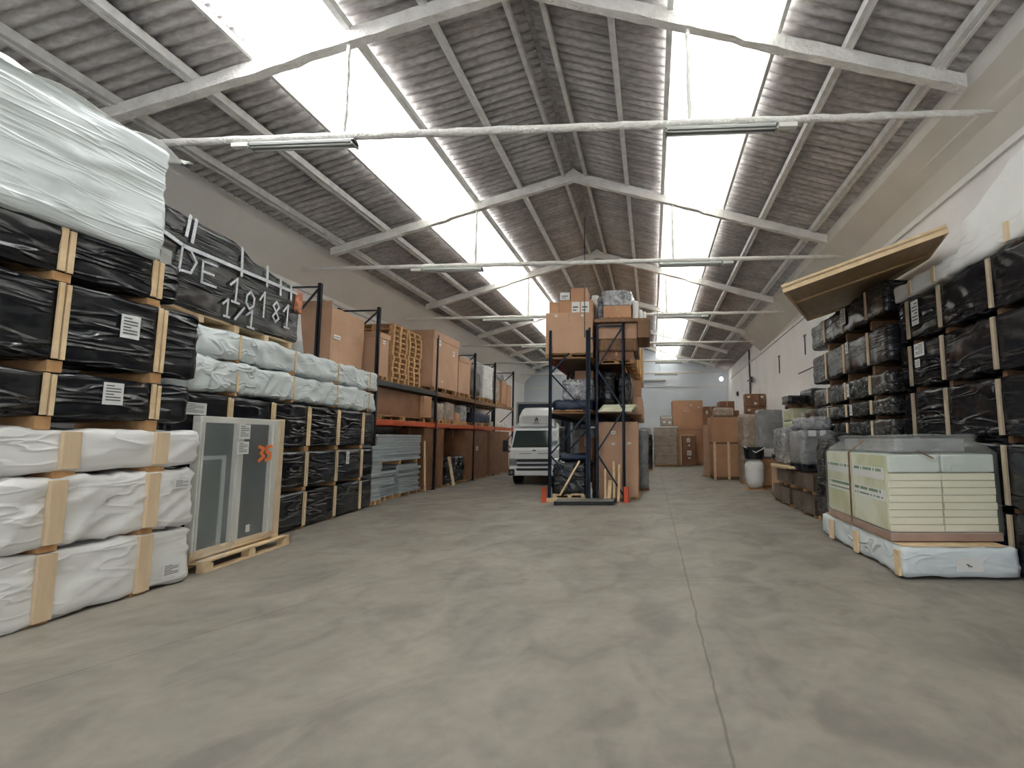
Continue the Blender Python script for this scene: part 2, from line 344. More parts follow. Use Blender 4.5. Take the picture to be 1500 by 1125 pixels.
def sheet_label(parent, cx, y, z, wy, hz, s=1, mat=None, name='shipping_label', lines=True):
    """printed paper on a face whose normal is local +/-x"""
    m = MB(); x = cx
    m.box(min(x, x + 0.004 * s), max(x, x + 0.004 * s), y - wy / 2, y + wy / 2, z - hz / 2, z + hz / 2, 0)
    if lines:
        k = 0
        zz = z + hz * 0.36
        while zz > z - hz * 0.4:
            ll = wy * (0.75 if k % 3 else 0.4); a, b = sorted((x + 0.004 * s, x + 0.006 * s))
            m.box(a, b, y - wy * 0.38, y - wy * 0.38 + ll, zz - hz * 0.025, zz + hz * 0.025, 1); zz -= hz * 0.13; k += 1
    return m.build(name, [mat or M['paper'], M['ink']], parent)

def pack(label, front, z0, z1, depth, mat, battens=(), s=1, bw=0.09, double=False, bmat=None, gap=0.0, labels=(), amp=0.014,
         diag=0.0, step=0.05, name='wrapped_panel_pack', cat='wrapped pack', group=None, bth=0.022, bh=None, seed=0, top=None, r=0.035, film_end=False, fr=(1.5, 0.9, 6)):
    (x0, y0), (x1, y1) = front; L = math.hypot(x1 - x0, y1 - y0); rz = math.atan2(y1 - y0, x1 - x0) - math.pi / 2
    t = T(name, label, cat, (x0, y0, z0 - gap), rz, group)
    ox = -depth if s == 1 else 0
    b = blob(depth, L, z1 - z0, step, amp, seed, r, diag, battens, fr, 1, top, (ox, 0, gap)).build('wrapping', mat, t, smooth=True)
    for q in battens:
        m = MB(); zz0 = gap + 0.02; zz1 = gap + (z1 - z0) - 0.015
        if bh: zz0 = gap + (z1 - z0) * bh[0]; zz1 = gap + (z1 - z0) * bh[1]
        xa, xb = sorted((s * 0.004, s * (0.004 + bth)))
        if double:
            m.box(xa, xb, q - bw / 2, q - 0.008, zz0, zz1); m.box(xa, xb + (0.004 if s == 1 else 0), q + 0.006, q + bw / 2 - 0.006, zz0 - 0.005, zz1 - 0.01)
        else: m.box(xa, xb, q - bw / 2, q + bw / 2, zz0, zz1)
        m.build('batten', bmat or M['wood'], t, bevel=0.003)
        if gap > 0.02:
            m = MB(); m.box(ox + (0.03 if s == 1 else .07), ox + depth - (0.01 if s == 1 else .03), q - bw * 0.6, q + bw * 0.6, 0, gap + 0.01)
            m.build('bearer', M['palletwood' if s == 1 else 'wooddark'], t)  # right-side bearers coloured dark to imitate the shade in the gaps
    for (ly, lz, wy, hz) in labels:
        sheet_label(t, s * (0.012 + amp), ly, gap + (z1 - z0) * lz, wy, hz, s)
    return t

def carton(label, x0, x1, y0, y1, z0, z1, mat=None, rz=0, name='cardboard_box', cat='box', group=None, tape=True, labels=(), lid=0, pallet=0, film=None,
           flaps=False, bulge=0.006, straps=()):
    """labels: (face 'f' front -y or 'l' -x or 'r' +x, u, v, w, h) in fractions and metres"""
    mat = mat or M['card']; cx, cy = (x0 + x1) / 2, (y0 + y1) / 2; sx, sy = (x1 - x0), (y1 - y0); h = z1 - z0
    t = T(name, label, cat, (cx, cy, z0), rz, group)
    b0 = pallet
    if pallet:
        m = MB()
        for yy in (-0.42, 0, 0.42):
            m.box(-sx / 2, sx / 2, yy * sy - 0.05, yy * sy + 0.05, 0, 0.02); m.box(-sx / 2, sx / 2, yy * sy - 0.05, yy * sy + 0.05, pallet - 0.03, pallet)
            for xx in (-0.45, 0, 0.45): m.box(xx * sx - 0.06, xx * sx + 0.06, yy * sy - 0.05, yy * sy + 0.05, 0.02, pallet - 0.03)
        for xx in (-0.45, -0.2, 0.05, 0.3, 0.45): m.box(xx * sx - 0.05, xx * sx + 0.05, -sy / 2, sy / 2, pallet - 0.015, pallet)
        m.build('pallet_base', M['palletwood'], t)
    b = blob(sx, sy, h - b0, max(0.12, min(sx, sy, h) / 4), bulge, random.randint(0, 99), 0.012, fr=(1, 1, 1), org=(-sx / 2, -sy / 2, b0))
    b.build('body', film or mat, t, smooth=False)
    if tape:
        m = MB(); m.box(-sx / 2 - 0.001, sx / 2 + 0.001, -0.03, 0.03, h - 0.002, h + bulge + 0.004)
        if not lid:
            m.box(-0.03, 0.03, -sy / 2 - bulge - 0.004, -sy / 2, h - min(0.35 * h, 0.25), h)
        m.build('packing_tape', M['ply'] if mat is not M['carddark'] else M['card'], t)
    if lid:
        m = MB(); e = 0.018 + bulge
        for (a, b_, c, d) in ((-sx / 2 - e, sx / 2 + e, -sy / 2 - e, -sy / 2), (-sx / 2 - e, sx / 2 + e, sy / 2, sy / 2 + e), (-sx / 2 - e, -sx / 2, -sy / 2, sy / 2), (sx / 2, sx / 2 + e, -sy / 2, sy / 2)):
            m.box(a, b_, c, d, h - lid, h + 0.012)
        m.box(-sx / 2 - e, sx / 2 + e, -sy / 2 - e, sy / 2 + e, h + 0.004, h + 0.02)
        m.build('lid', mat, t)
    if flaps:
        m = MB(); m.box(-sx / 2, sx / 2, -sy / 2 - 0.012, -sy / 2 + 0.0, h - 0.01, h + 0.16); m.build('flap', mat, t)
    for st in straps:
        m = MB(); m.box(st * sx - 0.04, st * sx + 0.04, -sy / 2 - 0.02 - bulge, -sy / 2, 0, h * 1.0)
        m.build('timber_post', M['woodx'], t)
    for (fc, u, v, wd, hh) in labels:
        m = MB(); zc = b0 + (h - b0) * v
        if fc == 'f':
            xc = -sx / 2 + sx * u; yy = -sy / 2 - bulge - 0.006
            m.box(xc - wd / 2, xc + wd / 2, yy - 0.003, yy, zc - hh / 2, zc + hh / 2, 0); m.box(xc - wd * .35, xc + wd * .3, yy - 0.005, yy - 0.003, zc - hh * .05, zc + hh * .08, 1)
            if hh > .12: m.box(xc - wd * .35, xc + wd * .1, yy - 0.005, yy - 0.003, zc - hh * .3, zc - hh * .2, 1)
        else:
            sg = 1 if fc == 'r' else -1; yc = -sy / 2 + sy * u; xx = sg * (sx / 2 + bulge + 0.006)
            a, c = sorted((xx, xx + sg * 0.003)); m.box(a, c, yc - wd / 2, yc + wd / 2, zc - hh / 2, zc + hh / 2, 0)
            a, c = sorted((xx + sg * 0.003, xx + sg * 0.005)); m.box(a, c, yc - wd * .35, yc + wd * .3, zc - hh * .05, zc + hh * .08, 1)
        m.build('paper_label', [M['paper'], M['ink']], t)
    return t

def wrapped(label, x0, x1, y0, y1, z0, z1, mat, rz=0, name='wrapped_load', cat='wrapped load', group=None, amp=0.02, step=0.07, pallet=0, r=0.05, fr=(3, 3, 6), top=None, seed=None, labels=(), base=None):
    cx, cy = (x0 + x1) / 2, (y0 + y1) / 2; sx, sy = x1 - x0, y1 - y0
    t = T(name, label, cat, (cx, cy, z0), rz, group)
    blob(sx, sy, z1 - z0 - pallet, step, amp, random.randint(0, 99) if seed is None else seed, r, fr=fr, top=top, org=(-sx / 2, -sy / 2, pallet)).build('wrapping', mat, t, smooth=True)
    if pallet:
        m = MB()
        for yy in (-0.42, 0, 0.42):
            m.box(-sx / 2, sx / 2, yy * sy - 0.05, yy * sy + 0.05, 0, 0.02)
            for xx in (-0.43, 0, 0.43): m.box(xx * sx - 0.06, xx * sx + 0.06, yy * sy - 0.05, yy * sy + 0.05, 0.02, pallet)
        m.box(-sx / 2, sx / 2, -sy / 2, sy / 2, pallet - 0.02, pallet + 0.01)
        m.build('pallet_base', base or M['palletwood'], t)
    for (fc, u, v, wd, hh) in labels:
        m = MB(); zc = pallet + (z1 - z0 - pallet) * v; e = amp * 1.5 + 0.006
        if fc == 'f': m.box(-sx / 2 + sx * u - wd / 2, -sx / 2 + sx * u + wd / 2, -sy / 2 - e - .003, -sy / 2 - e, zc - hh / 2, zc + hh / 2)
        else:
            sg = -1 if fc == 'l' else 1; a, c = sorted((sg * (sx / 2 + e), sg * (sx / 2 + e + .003))); m.box(a, c, -sy / 2 + sy * u - wd / 2, -sy / 2 + sy * u + wd / 2, zc - hh / 2, zc + hh / 2)
        m.build('paper_label', M['paper'], t)
    return t

def pallet_mesh(L=1.2, W=0.8, H=0.144):
    m = MB()
    for i in range(5): xx = 0.05 + (W - 0.1) * i / 4; m.box(xx - 0.06 if i else 0, xx + 0.06 if i < 4 else W, 0, L, H - 0.022, H)
    for yy in (0, L / 2 - 0.05, L - 0.1): m.box(0, W, yy, yy + 0.1, H - 0.044, H - 0.022)
    for xx in (0, W / 2 - 0.05, W - 0.1):
        m.box(xx, xx + 0.1, 0, L, 0, 0.022)
        for yy in (0, L / 2 - 0.07, L - 0.14): m.box(xx, xx + 0.1, yy, yy + 0.14, 0.022, H - 0.044)
    return m
ORD = ['bottom', 'second from the bottom', 'third from the bottom', 'fourth from the bottom', 'fifth from the bottom', 'sixth from the bottom', 'fifth from the top',
       'fourth from the top', 'third from the top', 'second from the top', 'topmost']

# ================================================================ THE BUILDING
def struct(o, label=None): return tag(o, label, None, None, 'structure')
YB, YF = -5.0, 33.3       # unseen back end, left open for fill light, and far wall
AX, AZ, SL = -1.75, 7.86, 0.287
def rz_(x): return AZ - SL * abs(x - AX)
m = MB(); m.box(-8.9, 5.6, YB, YF + 0.3, -0.2, 0.0); struct(m.build('floor', M['floor']))
# right wall leans out slightly in plan: 4.60 at the camera, 5.05 at the far end
def xr(y): return 4.52 + 0.0155 * y
segs = [YB, 2.0, 5.0, 8.2, 12.0, 16.0, 22.4, 28.0, YF]
for ya, yb in zip(segs[:-1], segs[1:]):
    zt = 5.33 if yb <= 22.4 else 6.05
    m = MB(); m.prism([(xr(ya), ya), (xr(yb), yb), (xr(yb) + .25, yb), (xr(ya) + .25, ya)], 0, zt, axis='z')
    struct(m.build('wall_right', M['wallright']))
XL = -8.5
m = MB(); m.box(XL - 0.25, XL, YB, YF, 0, 5.33); struct(m.build('wall_left', M['wallright']))
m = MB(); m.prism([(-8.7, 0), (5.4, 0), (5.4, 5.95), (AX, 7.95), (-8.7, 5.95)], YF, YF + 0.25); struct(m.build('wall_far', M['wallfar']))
m = MB(); m.box(XL, AX, YF - 0.07, YF, 4.93, 4.99); m.box(AX, 5.0, YF - 0.07, YF, 4.93, 4.99); struct(m.build('trim_1', M['ledge']))
# wall top bands beside the soffit
for i, (a, sg) in enumerate(((XL, 1), (None, -1))):
    m = MB()
    if sg == 1: m.box(a, a + 0.06, YB, YF, 5.22, 5.34)
    else: m.add([(xr(YB) - .05, YB, 5.24), (xr(YF) - .05, YF, 5.24), (xr(YF), YF, 5.24), (xr(YB), YB, 5.24), (xr(YB) - .05, YB, 5.34), (xr(YF) - .05, YF, 5.34), (xr(YF), YF, 5.34), (xr(YB), YB, 5.34)],
                [(0, 3, 2, 1), (4, 5, 6, 7), (0, 1, 5, 4), (1, 2, 6, 5), (2, 3, 7, 6), (3, 0, 4, 7)])
    struct(m.build('trim_%d' % (2 + i), M['ledge']))
# sloping soffits with their pale edge ledge
def soffit(edge, wallx0, wallx1, sg, y1, name):
    m = MB()
    for i, yy in enumerate((YB, y1)):
        wx = wallx0 if i == 0 else wallx1
        pts = [(edge, 6.15), (edge + sg * 0.10, 6.0), (wx, 5.33), (wx, 5.5), (edge + sg * 0.2, 6.12)]
        m.v += [(a, yy, b) for a, b in pts]
    n = 5; m.f = [tuple(range(n)), tuple(range(2 * n - 1, n - 1, -1))] + [(k, (k + 1) % n, (k + 1) % n + n, k + n) for k in range(n)]
    m.m = [0, 0, 1, 0, 0, 0, 0]
    return struct(m.build(name, [M['soffit' if sg > 0 else 'soffitleft'], M['ledge']]))
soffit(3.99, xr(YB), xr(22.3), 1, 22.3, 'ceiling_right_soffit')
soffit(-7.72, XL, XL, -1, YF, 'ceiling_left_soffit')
# corrugated roof, one mesh per run of sheets
PER = 0.177
def roof_sheet(xa, xb, name, y0=YB, y1=YF, mat='roof', lift=0.0, amp=0.030):
    st = PER / 8; ny = int((y1 - y0) / st); xs = [xa + (xb - xa) * i / 2 for i in range(3)]
    m = MB()
    for x in xs:
        for j in range(ny + 1):
            y = y0 + j * st; m.v.append((x, y, rz_(x) + 0.03 + lift + amp * math.sin(2 * math.pi * y / PER)))
    for i in range(2):
        for j in range(ny):
            a = i * (ny + 1) + j; m.f.append((a, a + 1, a + ny + 2, a + ny + 1)); m.m.append(0)
    o = m.build(name, M[mat], smooth=True)
    if mat == 'roof':
        so = o.modifiers.new('thick', 'SOLIDIFY'); so.thickness = 0.012; so.offset = 1
    return struct(o)
roof_sheet(-8.75, -6.15, 'ceiling_sheets_left_low'); roof_sheet(-6.17, -5.30, 'ceiling_sheets_left_mid', lift=-0.012)
roof_sheet(-4.05, -3.0, 'ceiling_sheets_left_high'); roof_sheet(-3.02, -1.80, 'ceiling_sheets_left_top', lift=-0.012)
roof_sheet(-1.70, -0.48, 'ceiling_sheets_right_top'); roof_sheet(-0.50, 0.33, 'ceiling_sheets_right_high', lift=-0.012)
roof_sheet(1.66, 2.56, 'ceiling_sheets_right_mid'); roof_sheet(2.54, 4.16, 'ceiling_sheets_right_low', lift=-0.012)
roof_sheet(4.14, 5.3, 'ceiling_sheets_right_eave', y0=22.2)
# ridge cap
m = MB(); m.prism([(AX - 0.32, rz_(AX - .32) + .07), (AX, AZ + 0.10), (AX + 0.32, rz_(AX + .32) + .07), (AX + .32, rz_(AX + .32) + .09), (AX, AZ + 0.13), (AX - 0.32, rz_(AX - .32) + .09)], YB, YF)
struct(m.build('ceiling_ridge_cap', M['roof']))
# skylights
roof_sheet(-5.31, -4.04, 'window_1', mat='sky', lift=0.03); roof_sheet(0.30, 1.67, 'window_2', mat='sky', lift=0.03)

# membranes sagging below the skylights, one per bay
TR = [6.12 + 5.03 * k for k in range(6)]
bays = [(YB + .2, TR[0] - 0.03)] + [(TR[k] + 0.03, TR[k + 1] - 0.03) for k in range(5)] + [(TR[5] + .03, YF - 0.05)]
BO = ['nearest', 'second', 'third', 'fourth', 'fifth', 'sixth', 'seventh and farthest']
for side, (xa, xb) in enumerate(((-5.33, -4.03), (0.32, 1.70))):
    for bi, (ya, yb) in enumerate(bays):
        if side == 0 and bi == 0: yb = 4.75  # nearest left sheet is unseen, added to cut light on the near floor
        m = MB(); nx, ny = 10, max(20, int((yb - ya) / 0.12))
        for i in range(nx + 1):
            for j in range(ny + 1):
                u, v = i / nx, j / ny; x = xa + (xb - xa) * u; y = ya + (yb - ya) * v
                sag = 0.10 * math.sin(math.pi * u) * (0.35 + 0.65 * abs(math.sin(math.pi * v))) + 0.014 * noise.noise(Vector((x * 4, y * 0.8, side * 5 + bi))) + 0.012 * noise.noise(Vector((x * 2.2 + y * 1.5, y * 3, 3)))
                edge = min(v, 1 - v) * (yb - ya)
                z = rz_(x) - 0.10 - sag * (1 if 0 < u < 1 else 0.2) - 0.02 * math.exp(-edge * 4) * math.sin(6 * u * 3.1)
                m.v.append((x, y, z))
        for i in range(nx):
            for j in range(ny):
                a = i * (ny + 1) + j; m.f.append((a, a + 1, a + ny + 2, a + ny + 1)); m.m.append(0)
        o = m.build('skylight_membrane', M['membrane'], smooth=True)
        so = o.modifiers.new('thick', 'SOLIDIFY'); so.thickness = 0.001
        tag(o, 'white plastic sheet sagging under the %s skylight, %s bay from the camera' % (('left', 'right')[side], BO[bi]), 'skylight sheet', 'white sheets under the skylights')

# purlins along the roof
for (x, wd, hh, lab) in ((-7.25, 0.15, 0.12, 'white purlin closest to the left gutter'), (-6.17, 0.13, 0.12, 'white purlin between the left gutter and the left skylight'),
                         (-5.33, 0.05, 0.08, 'thin purlin on the outer edge of the left skylight'), (-4.02, 0.09, 0.10, 'purlin on the ridge side of the left skylight'),
                         (-3.0, 0.09, 0.10, 'purlin between left skylight and ridge'), (-1.98, 0.07, 0.12, 'purlin on the left side of the dark ridge'),
                         (-1.46, 0.07, 0.12, 'purlin on the right side of the dark ridge'), (-0.5, 0.09, 0.10, 'purlin between ridge and right skylight'),
                         (0.31, 0.08, 0.10, 'purlin on the ridge side of the right skylight'), (1.70, 0.05, 0.08, 'thin purlin on the outer edge of the right skylight'),
                         (2.55, 0.10, 0.11, 'white purlin between the right skylight and the right gutter'), (3.66, 0.13, 0.12, 'white purlin closest to the right gutter')):
    m = MB(); n = 60; z = rz_(x) - 0.03 - hh / 2
    for k in range(n):
        ya = YB + (YF - YB) * k / n; yb = YB + (YF - YB) * (k + 1) / n
    m.bar((x, YB, z), (x, YF, z), wd, hh)
    if wd > 0.09:
        m.bar((x + (0.03 if x > AX else -0.03), YB, z - hh / 2 - .012), (x + (0.03 if x > AX else -0.03), YF, z - hh / 2 - .012), wd * .35, 0.025)
    o = m.build('roof_purlin', M['purlin'])
    tag(o, lab + ' running the length of the roof', 'purlin', 'roof purlins')

# trusses
TO = ['nearest', 'second', 'third', 'fourth', 'fifth', 'farthest']
for k, y in enumerate(TR):
    t = T('roof_truss', 'white sprayed concrete roof truss, %s from the camera' % TO[k], 'roof truss', (AX, y, 5.6), 0, 'roof trusses')
    for sg in (-1, 1):
        ex = 5.72; n = 14 if k < 3 else 5; pr = [(0, AZ - 0.17 - 5.6)]
        m = MB(); vs = []; N_ = n * 3
        for i in range(N_ + 1):
            u = i / N_; x = sg * ex * u; zc = AZ - SL * ex * u - 0.17 - 5.6 - (0.03 if u > .5 else 0)
            hd = 0.21 - 0.03 * u; 
            for a, b in ((-1, -1), (1, -1), (1, 1), (-1, 1)):
                q = Vector((x * 3, k * 7 + a, b * 2))
                vs.append((x, a * (0.065 + 0.012 * noise.noise(q * 2.3)), zc + b * hd / 2 - 0.03 + 0.018 * noise.noise(q * 1.7) * (b < 0)))
        fs = [(0, 1, 2, 3), tuple(N_ * 4 + q for q in (3, 2, 1, 0))]
        for i in range(N_):
            for q in range(4): fs.append((i * 4 + q, i * 4 + (q + 1) % 4, i * 4 + 4 + (q + 1) % 4, i * 4 + 4 + q))
        m.add(vs, fs).build('rafter', M['coat'], t)
    m = MB(); m.prism([(-0.42, AZ - 5.6 - .12 * 1 - .30), (0, AZ - 5.6 - 0.17), (0.42, AZ - 5.6 - .12 - .30), (0.42, AZ - 5.6 - .12 - .20), (0, AZ - 5.6 - .02), (-.42, AZ - 5.6 - .12 - .20)], -0.075, 0.075)
    m.build('ridge_joint', M['coat'], t)
    m = MB(); xa, xb = -6.45, 6.10; n = 70 if k < 3 else 24
    pts = [(xa + (xb - xa) * i / n, 0, 0.012 * noise.noise(Vector((i * 0.6, k, 0)))) for i in range(n + 1)]
    rad = [0.052 - 0.012 * (abs(i / n - .5) * 2) ** 3 for i in range(n + 1)]; rad[-1] = 0.012; rad[-2] = .03; rad[0] = 0.012
    m.tube(pts, rad, 8, 0, 0.28, k).build('tie_beam', M['coat'], t, smooth=True)
    for hx in (-2.28, 2.28):
        m = MB(); zt = AZ - SL * 2.28 - .25 - 5.6; n = 16
        m.tube([(hx, 0, zt * i / n) for i in range(n + 1)], 0.026, 7, 0, 0.6, k + 4).build('hanger', M['coat'], t, smooth=True)
    # strip lights under the ties
    for sg, (fa, fb) in enumerate(((-5.28, -3.86), (0.22, 1.62))):
        u = T('strip_light', 'unlit twin-tube strip light under the %s tie beam, %s side of the roof' % (TO[k], ('left', 'right')[sg]), 'strip light', ((fa + fb) / 2, y - 0.01, 5.475), 0, 'strip lights under the tie beams')
        L = (fb - fa) / 2
        m = MB(); m.prism([(-0.07, 0.03), (0.07, 0.03), (0.035, 0.07), (-0.035, 0.07)], -L, L, axis='x'); m.build('housing', M['fixture'], u)
        m = MB(); m.box(-L, L, -0.075, 0.075, 0.0, 0.028).build('reflector', M['fixture'], u)
        for q in (-0.04, 0.04):
            m = MB(); m.tube([(-L + .02, q, -0.014), (L - .02, q, -0.014)], 0.013, 8).build('tube', M['tube'], u, smooth=True)
        for q in (-L, L - 0.02):
            m = MB(); m.box(q, q + 0.02, -0.075, 0.075, -0.03, 0.028).build('end_cap', M['fixture'], u)
        bx = L + 0.03 if sg else -L - 0.26
        m = MB(); m.box(bx, bx + 0.23, -0.04, 0.04, 0.01, 0.065).build('ballast_box', M['framewhite'], u)

# hanging cable from the ridge down to the central racks
m = MB(); m.tube([(-1.72, 12.85, 7.45), (-1.72, 12.85, 6.0), (-1.715, 12.85, 4.2)], 0.012, 6)
tag(m.build('hanging_cable', M['pipe'], smooth=True), 'thin dark cable hanging straight down from the ridge in front of the central racks', 'cable')
# right wall services
m = MB(); x = xr(25.0) - 0.05
m.tube([(x, 25.0, 5.9), (x, 25.0, 3.0)], 0.045, 8)
tag(m.build('wall_pipe', M['pipe'], smooth=True), 'dark vertical pipe on the right wall near the far corner', 'pipe')
m = MB(); x = xr(24.2) - 0.14; m.tube([(x, 24.3, 4.35), (x, 25.1, 4.35)], 0.03, 6)
m.box(x - .05, x + .08, 24.2, 24.4, 4.22, 4.46)
tag(m.build('pipe_bracket', M['pipe']), 'small dark bracket crossing the vertical pipe on the right wall', 'bracket')
m = MB(); m.tube([(xr(29) - .02, 29, 4.05), (xr(29) - .09, 29, 4.05)], 0.14, 16)
m.tube([(xr(29) - .09, 29, 4.05), (xr(29) - .12, 29, 4.05)], 0.08, 12)
tag(m.build('wall_siren', M['blackplastic'], smooth=False), 'small dark round siren on the right wall beyond the pipe', 'siren')
for (y, za, zb, lab) in ((19.0, 3.95, 4.6, 'right wall, farther one'), (15.6, 4.1, 4.7, 'right wall, nearer one')):
    m = MB(); x = xr(y) - .02; m.bar((x, y, za), (x, y, zb), .03, .03); m.bar((x, y - .12, zb), (x, y + .12, zb), .03, .03)
    tag(m.build('wall_hook', M['rackgrey']), 'thin grey iron hook on the bare ' + lab, 'hook')
m = MB(); m.bar((xr(16.5) - .01, 16.5, 3.62), (xr(13.6) - .01, 13.6, 3.62), .02, .03)
tag(m.build('wall_conduit', M['rackgrey']), 'short thin conduit running along the bare right wall', 'conduit')
# round lamp in the far right corner (the one lit lamp)
mm, nt, p = newmat('lit_lamp'); p.inputs['Emission Color'].default_value = (1, .97, .9, 1); p.inputs['Emission Strength'].default_value = 12
t = T('wall_lamp', 'small lit round lamp glowing in the far right corner of the roof', 'lamp', (4.45, 32.2, 5.28))
bm = bmesh.new(); bmesh.ops.create_uvsphere(bm, u_segments=16, v_segments=10, radius=0.13); me = bpy.data.meshes.new('bulb'); bm.to_mesh(me); bm.free()
me.materials.append(mm); o = bpy.data.objects.new('bulb', me); COL.objects.link(o); o.parent = t
m = MB(); m.tube([(0, 0.12, 0), (0, 1.05, 0)], 0.03, 8).build('lamp_arm', M['pipe'], t, smooth=True)
# strip light on far wall
t = T('strip_light', 'dark strip light fixed high on the far end wall', 'strip light', (0.0, YF - 0.12, 5.32), 0)
MB().box(-.95, .95, -.05, .12, 0, .07).build('housing', M['fixture'], t)
MB().tube([(-.9, -.02, -.02), (.9, -.02, -.02)], .02, 8).build('tube', M['tube'], t, smooth=True)

# ================================================================ LEFT, NEAR STACK (front faces at x = -5.4)
XA = -5.4; YA0 = 1.6
def A(label, z0, z1, yend, mat, bat, **k): return pack(label, ((XA + k.pop('dx', 0), YA0), (XA, yend)), z0, z1, 0.85, mat, [b - YA0 for b in bat], **k)
A('white sheeted pack with wide tan boards on the floor, bottom of the near left stack', 0.03, 0.62, 5.78, M['white'], (2.6, 3.45, 4.36, 5.24), bw=0.14, bth=.04, bmat=M['strap'], diag=0.25, amp=0.026, seed=3, name='wrapped_panel_pack',
  labels=((3.95, 0.25, 0.22, 0.14),), gap=0.03, bh=(0.0, 0.98), group='packs of the near left stack')
A('white sheeted pack with diagonal folds, second from the floor in the near left stack', 0.67, 1.27, 5.78, M['white'], (2.6, 3.5, 4.38, 5.26), bw=0.13, bth=.048, bmat=M['strap'], diag=0.5, amp=0.036, seed=8, gap=0.05, labels=((3.98, 0.75, 0.2, 0.10),), group='packs of the near left stack')
A('white sheeted pack, topmost white one of the near left stack, just under the black packs', 1.33, 1.71, 5.80, M['white'], (2.6, 3.55, 4.45, 5.32), bw=0.15, bth=.04, bmat=M['strap'], diag=0.2, amp=0.024, seed=12, gap=0.06, group='packs of the near left stack')
A('black film pack with a white label, lowest black one of the near left stack', 1.82, 2.23, 5.62, M['black'], (2.6, 3.4, 4.24, 5.22), bw=0.10, double=True, bmat=M['woodx'], amp=0.016, seed=21, gap=0.11, labels=((3.17, 0.62, 0.19, 0.22),), group='packs of the near left stack')
A('black film pack, middle and tallest black one of the near left stack', 2.33, 3.07, 5.68, M['black'], (2.6, 3.4, 4.28, 5.22), bw=0.10, double=True, bmat=M['woodx'], amp=0.018, seed=30, gap=0.10, labels=((3.27, 0.60, 0.19, 0.24),), group='packs of the near left stack')
A('black film pack directly below the draped white sheet, near left stack', 3.14, 3.58, 5.38, M['black'], (2.6, 3.35, 4.26, 5.12), bw=0.12, double=True, bmat=M['woodx'], amp=0.016, seed=44, gap=0.07, group='packs of the near left stack')
# draped white sheet load at the very top
t = T('draped_pack', 'big white sheeted load crowning the near left stack, up against the roof', 'wrapped pack', (XA, YA0, 3.58))
blob(0.95, 3.50, 1.22, 0.05, 0.022, 50, 0.035, 0.12, (), (1.2, 0.5, 9), 1, None, (-0.90, 0, 0.0)).build('white_sheet', M['whitefilm'], t, smooth=True)
m = MB(); nx, ny = 12, 60
for i in range(nx + 1):
    for j in range(ny + 1):
        u, v = i / nx, j / ny; y = 3.78 * v; x = -0.85 + 0.93 * u
        m.v.append((x - 0.02 * math.sin(v * 9) * u, y, 1.26 + 0.05 * abs(noise.noise(Vector((x * 3, y * 2, 1)))) - 0.10 * max(0, u - .8) * 5 * (0.5 + 0.4 * math.sin(y * 7)) * (v < .97) + 0.03 * math.sin(y * 3 + 5 * u) * u))
for i in range(nx):
    for j in range(ny):
        a = i * (ny + 1) + j; m.f.append((a, a + 1, a + ny + 2, a + ny + 1)); m.m.append(0)
o = m.build('film_overlay', M['hazy'], t, smooth=True); so = o.modifiers.new('t', 'SOLIDIFY'); so.thickness = 0.004

# ================================================================ LEFT, LONG STACK BEHIND (front runs from (-6.03,5.98) to (-6.74,12.0))
FB = ((-6.03, 5.98), (-6.74, 12.0)); dB = math.hypot(0.71, 6.02)
def B(label, z0, z1, mat, ys, L=6.02, **k):
    f = ((-6.03, 5.98), (-6.03 - 0.71 * L / 6.02, 5.98 + L)); return pack(label, f, z0, z1, 0.72, mat, [(y - 5.98) * dB / 6.02 for y in ys], group='packs of the long left stack', **k)
ys = (7.08, 8.08, 9.15, 10.25, 11.38)
B('long black film pack standing on the floor, lowest of the long left stack', 0.03, 0.68, M['black'], ys, bw=0.085, double=True, amp=0.008, seed=61, gap=0.03, bmat=M['strap'], step=.08)
B('long black film pack, second from the floor in the long left stack', 0.74, 1.40, M['black'], ys, bw=0.085, double=True, amp=0.008, seed=62, gap=0.06, bmat=M['strap'], step=.08, labels=((4.75, 0.72, 0.13, 0.26),))
B('long black film pack, third from the floor, right below the pale grey sheeted ones', 1.48, 2.24, M['black'], ys, bw=0.10, double=True, amp=0.014, diag=-0.35, seed=63, gap=0.08, bmat=M['woodx'], labels=((0.42, 0.72, 0.42, 0.16),), step=.06)
yg = (7.2, 8.62, 10.15, 11.65)
B('pale blue-grey sheeted pack, lower of the two grey ones on the long left stack', 2.30, 2.73, M['grey'], yg, L=6.0, bw=0.045, step=.045, amp=0.036, diag=0.4, seed=71, gap=0.04, bmat=M['woodx'], bth=0.012, fr=(1.5, 1.2, 3.5))
B('pale blue-grey sheeted pack, upper of the two grey ones on the long left stack', 2.80, 3.19, M['grey'], yg, L=6.08, bw=0.045, step=.045, amp=0.036, diag=-0.4, seed=74, gap=0.05, bmat=M['woodx'], bth=0.012, fr=(1.5, 1.2, 3.5))
# the black wrapped piece with the handwritten number
rzB = math.atan2(6.02, -0.71) - math.pi / 2
t = T('black_wrapped_piece', 'bulky black wrapped piece lettered with white tape, on top of the long left stack', 'wrapped load', (-6.0, 5.66, 3.21), rzB)
LD = 3.02
def topf(x, y):
    k = 0.0
    if y > 1.25: k = -min(1, (y - 1.25) / 0.45) * 0.17
    if y > 2.1: k -= min(1, (y - 2.1) / .8) * .10
    return k + 0.02 * noise.noise(Vector((x * 4, y * 4, 3)))
blob(0.85, LD, 1.22, 0.05, 0.016, 80, 0.05, 0, (), (2, 0.8, 12), 1, topf, (-0.85, 0, 0.12)).build('black_wrapping', M['black2'], t, smooth=True)
m = MB()
for yy in (0.1, .8, 1.5, 2.2, 2.85): m.box(-0.8, -0.02, yy - .05, yy + .05, 0, .10)
m.box(-.82, -.04, 0.05, 2.95, .09, .125); m.build('pallet_base', M['woodx'], t)
